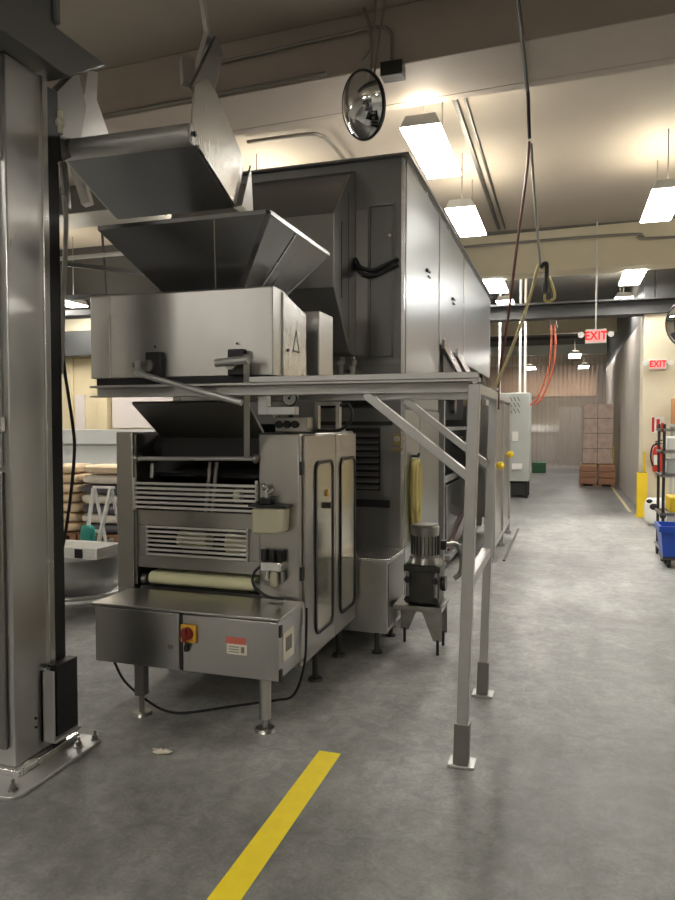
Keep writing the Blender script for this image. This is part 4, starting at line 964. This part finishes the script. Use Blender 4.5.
t = thing('light_track', 'dark rail on the ceiling carrying the left row of lights', 'rail', (-1.1, 8, 4.48))
B().box(-1.02, -0.98, 5.9, 11.2, 4.46, 4.499).build('rail', 'iron', t)
B().box(-0.92, -0.90, 5.9, 11.2, 4.47, 4.499).build('wire', 'iron', t)
# ceiling things at upper left
solo(B().box(-2.9, -0.4, 3.25, 3.55, 4.25, 4.5), 'ceiling_duct', 'girder', 'dark duct against the ceiling above the tipped trough', 'duct', (-1.6, 3.4, 4.3), bev=0.01)
solo(B().prism([(-1.60, 4.0, 4.15), (-1.60, 4.0, 4.5), (-1.60, 4.28, 4.5)], (0.10, 0, 0)), 'beam_bracket', 'tan', 'tan triangular bracket on the ceiling left of the mirror', 'bracket', (-1.55, 4.1, 4.3))

# ------------------------------------------------------------------ background on the left
solo(B().tube([(-9.5, 8.4, 3.82), (-5.0, 8.4, 3.82)], 0.03, 10, 1), 'ceiling_pipe', 'pipe_white', 'white pipe running level behind the hopper at upper left', 'pipe', (-7, 8.4, 3.82))
t = thing('ceiling_truss', 'dark lattice of rails and hangers under the ceiling left of the hopper', 'truss', (-7.5, 9.2, 3.6))
B().bar((-9.5, 8.8, 3.45), (-5.5, 9.6, 3.45), 0.05, 0.08).build('rail', 'girder', t)
B().bar((-9.5, 9.3, 3.25), (-5.5, 9.3, 3.2), 0.05, 0.08).build('rail', 'girder', t)
for x in (-8.6, -7.6, -6.6): B().bar((x, 9.2, 3.2), (x, 9.1, 4.5), 0.025).build('hanger', 'girder', t)
B().bar((-9.2, 8.0, 4.1), (-5.5, 8.8, 3.6), 0.04, 0.06).build('brace', 'girder', t)
solo(B().box(-9.0, -4.6, 7.6, 8.2, 4.15, 4.5), 'ceiling_duct', 'oven_grey', 'grey sheet duct under the ceiling at upper left behind the column', 'duct', (-7, 7.9, 4.2), bev=0.01)
t = thing('door_1', 'x', 'door', (-7.75, 10.2, 0))
for k in ('label', 'category'): del t[k]
t['kind'] = 'structure'
B().box(-8.02, -7.50, 10.24, 10.299, 0, 2.62).build('door_leaf', 'beige', t, bev=0.004)
B().box(-7.49, -7.30, 10.15, 10.299, 0, 3.4).box(-8.2, -8.03, 10.2, 10.299, 0, 2.8).box(-8.2, -7.3, 10.2, 10.299, 2.63, 2.80).build('door_frame', 'beige', t, bev=0.004)
B().box(-7.985, -7.80, 10.225, 10.239, 1.1, 2.0).build('door_notice', 'pinkwhite', t)
B().box(-8.6, -7.45, 10.0, 10.14, 2.64, 3.05).build('dark_transom', 'girder', t)
solo(B().box(-7.28, -5.4, 10.25, 10.2995, 1.43, 2.05), 'notice_board', 'pinkwhite', 'large blank pale board on the rear wall below the hopper housing', 'board', (-6.4, 10.2, 1.43), bev=0.006)
t = thing('work_bench', 'long stainless bench with a high back panel behind the sacks', 'bench', (-6.8, 9.6, 0))
B().box(-8.8, -4.6, 9.40, 9.44, 0.86, 1.415).build('back_panel', 'bench', t, bev=0.004)
B().box(-8.8, -4.6, 9.35, 9.39, 1.16, 1.19).build('rail', 'steel', t)
B().box(-8.8, -4.6, 8.9, 9.44, 0.80, 0.855).build('top', 'bench', t, bev=0.004)
for x in (-8.7, -6.7, -4.7):
    for yy in (8.95, 9.38): B().box(x-0.025, x+0.025, yy-0.025, yy+0.025, 0, 0.80).build('leg', 'galv', t)
# stacked sacks
def sack(x, yy, z, lx, mat, label, seed, dy=0.45):
    solo(B().pillow((x, yy, z), lx, dy, 0.119, seed), 'flour_sack', mat, label, 'sack', (x, yy, z-0.06), 'sacks stacked on the pallets at the left')
ordn = ('lowest', 'second lowest', 'third from bottom', 'fourth from bottom', 'fifth from bottom', 'sixth from bottom', 'topmost')
PZ = 0.14
for k in range(7):
    m_ = 'paper'
    sack(-5.97 + random.uniform(-.02, .02), 7.62, PZ + 0.063 + k*0.122, 0.36, m_, 'brown paper sack, %s in the stack beside the hoist column' % ordn[k], k)
mats = ('paper_dark', 'paper_white', 'paper_dark', 'paper_white', 'paper_dark', 'paper_white', 'paper')
nm = {'paper_dark': 'dark printed sack', 'paper_white': 'whitish sack', 'paper': 'brown paper sack'}
for k in range(7):
    sack(-5.44 + random.uniform(-.02, .02), 7.62, PZ + 0.063 + k*0.122, 0.62, mats[k], '%s, %s in the mixed stack beside the dough machine' % (nm[mats[k]], ordn[k]), 20+k)
for x, w, lab in ((-5.97, 0.40, 'wooden pallet under the brown sacks'), (-5.44, 0.62, 'wooden pallet under the mixed dark and white sacks')):
    t = thing('wooden_pallet', lab, 'pallet', (x, 7.62, 0))
    B().box(x-w/2, x+w/2, 7.36, 7.88, 0.11, 0.138).build('deck', 'wood', t)
    for d_ in (-w/2+0.05, w/2-0.05): B().box(x+d_-0.045, x+d_+0.045, 7.36, 7.88, 0, 0.11).build('runner', 'wood', t)
# mixing bowl on wheels
t = thing('mixing_bowl', 'wheeled stainless mixing bowl on the floor beside the hoist column', 'bowl', (-3.76, 4.8, 0))
bc = (-3.76, 4.8, -0.055)
B().lathe([(0.12, 0.16), (0.27, 0.19), (0.35, 0.26), (0.375, 0.36), (0.38, 0.48), (0.40, 0.48), (0.40, 0.51), (0.365, 0.51), (0.35, 0.38), (0.25, 0.23), (0.1, 0.21)], bc, 44).build('bowl', 'steel', t)
B().tube([(bc[0]+0.40*math.cos(a), bc[1]+0.40*math.sin(a), 0.17) for a in [i*PI/12 for i in range(25)]], 0.018, 8, 1).build('frame_ring', 'galv', t)
for i in range(4):
    a = PI/4 + i*PI/2 - 0.5
    x, yy = bc[0]+0.37*math.cos(a), bc[1]+0.37*math.sin(a)
    B().bar((x, yy, 0.08), (x, yy, 0.165), 0.04).cyl((x-0.02, yy, 0.055), (x+0.02, yy, 0.055), 0.055).build('caster', 'iron', t)
t = thing('ingredient_bin', 'shallow white bin resting across the mixing bowl rim', 'bin', (-3.72, 4.72, 0.457))
B().box(-4.1, -3.40, 4.58, 4.88, 0.457, 0.473).box(-4.1, -4.08, 4.58, 4.88, 0.473, 0.545).box(-3.42, -3.40, 4.58, 4.88, 0.473, 0.545).box(-4.08, -3.42, 4.58, 4.60, 0.473, 0.545).box(-4.08, -3.42, 4.86, 4.88, 0.473, 0.545).build('tray', 'white', t, bev=0.004)
B().box(-3.60, -3.53, 4.573, 4.5795, 0.465, 0.535).build('dark_panel', 'dark', t)

# white folding stand with teal bag
t = thing('folding_stand', 'white folding stand holding a teal bag in front of the sacks', 'stand', (-4.3, 6.0, 0))
for x0, x1 in ((-4.47, -4.43), (-4.27, -4.33)):
    B().bar((x0, 5.98, 0.86), (x1, 5.72, 0.0), 0.03).build('leg', 'white', t)
    B().bar((x0-0.02, 6.02, 0.86), (x0-0.03, 6.3, 0.0), 0.025).build('leg', 'white', t)
B().bar((-4.49, 6.0, 0.87), (-4.24, 6.0, 0.87), 0.022).bar((-4.47, 5.87, 0.45), (-4.28, 5.87, 0.45), 0.03).build('crossbar', 'white', t)
solo(B().pillow((-4.36, 5.74, 0.42), 0.13, 0.09, 0.22, 9), 'teal_bag', 'teal', 'teal bag hanging on the white folding stand', 'bag', (-4.36, 5.74, 0.42))

# ------------------------------------------------------------------ world and view
w = bpy.data.worlds.new('world'); scene.world = w; w.use_nodes = True
w.node_tree.nodes['Background'].inputs[0].default_value = (0.05, 0.05, 0.05, 1)
w.node_tree.nodes['Background'].inputs[1].default_value = 0.2
scene.view_settings.view_transform = 'Standard'
scene.view_settings.look = 'None'
scene.view_settings.gamma = 1.0
scene.view_settings.use_curve_mapping = False
scene.view_settings.exposure = 0.0
scene.cycles.max_bounces = 8
scene.cycles.diffuse_bounces = 5
scene.cycles.glossy_bounces = 5
scene.cycles.transparent_max_bounces = 12
scene.cycles.sample_clamp_indirect = 6.0
scene.cycles.use_denoising = True
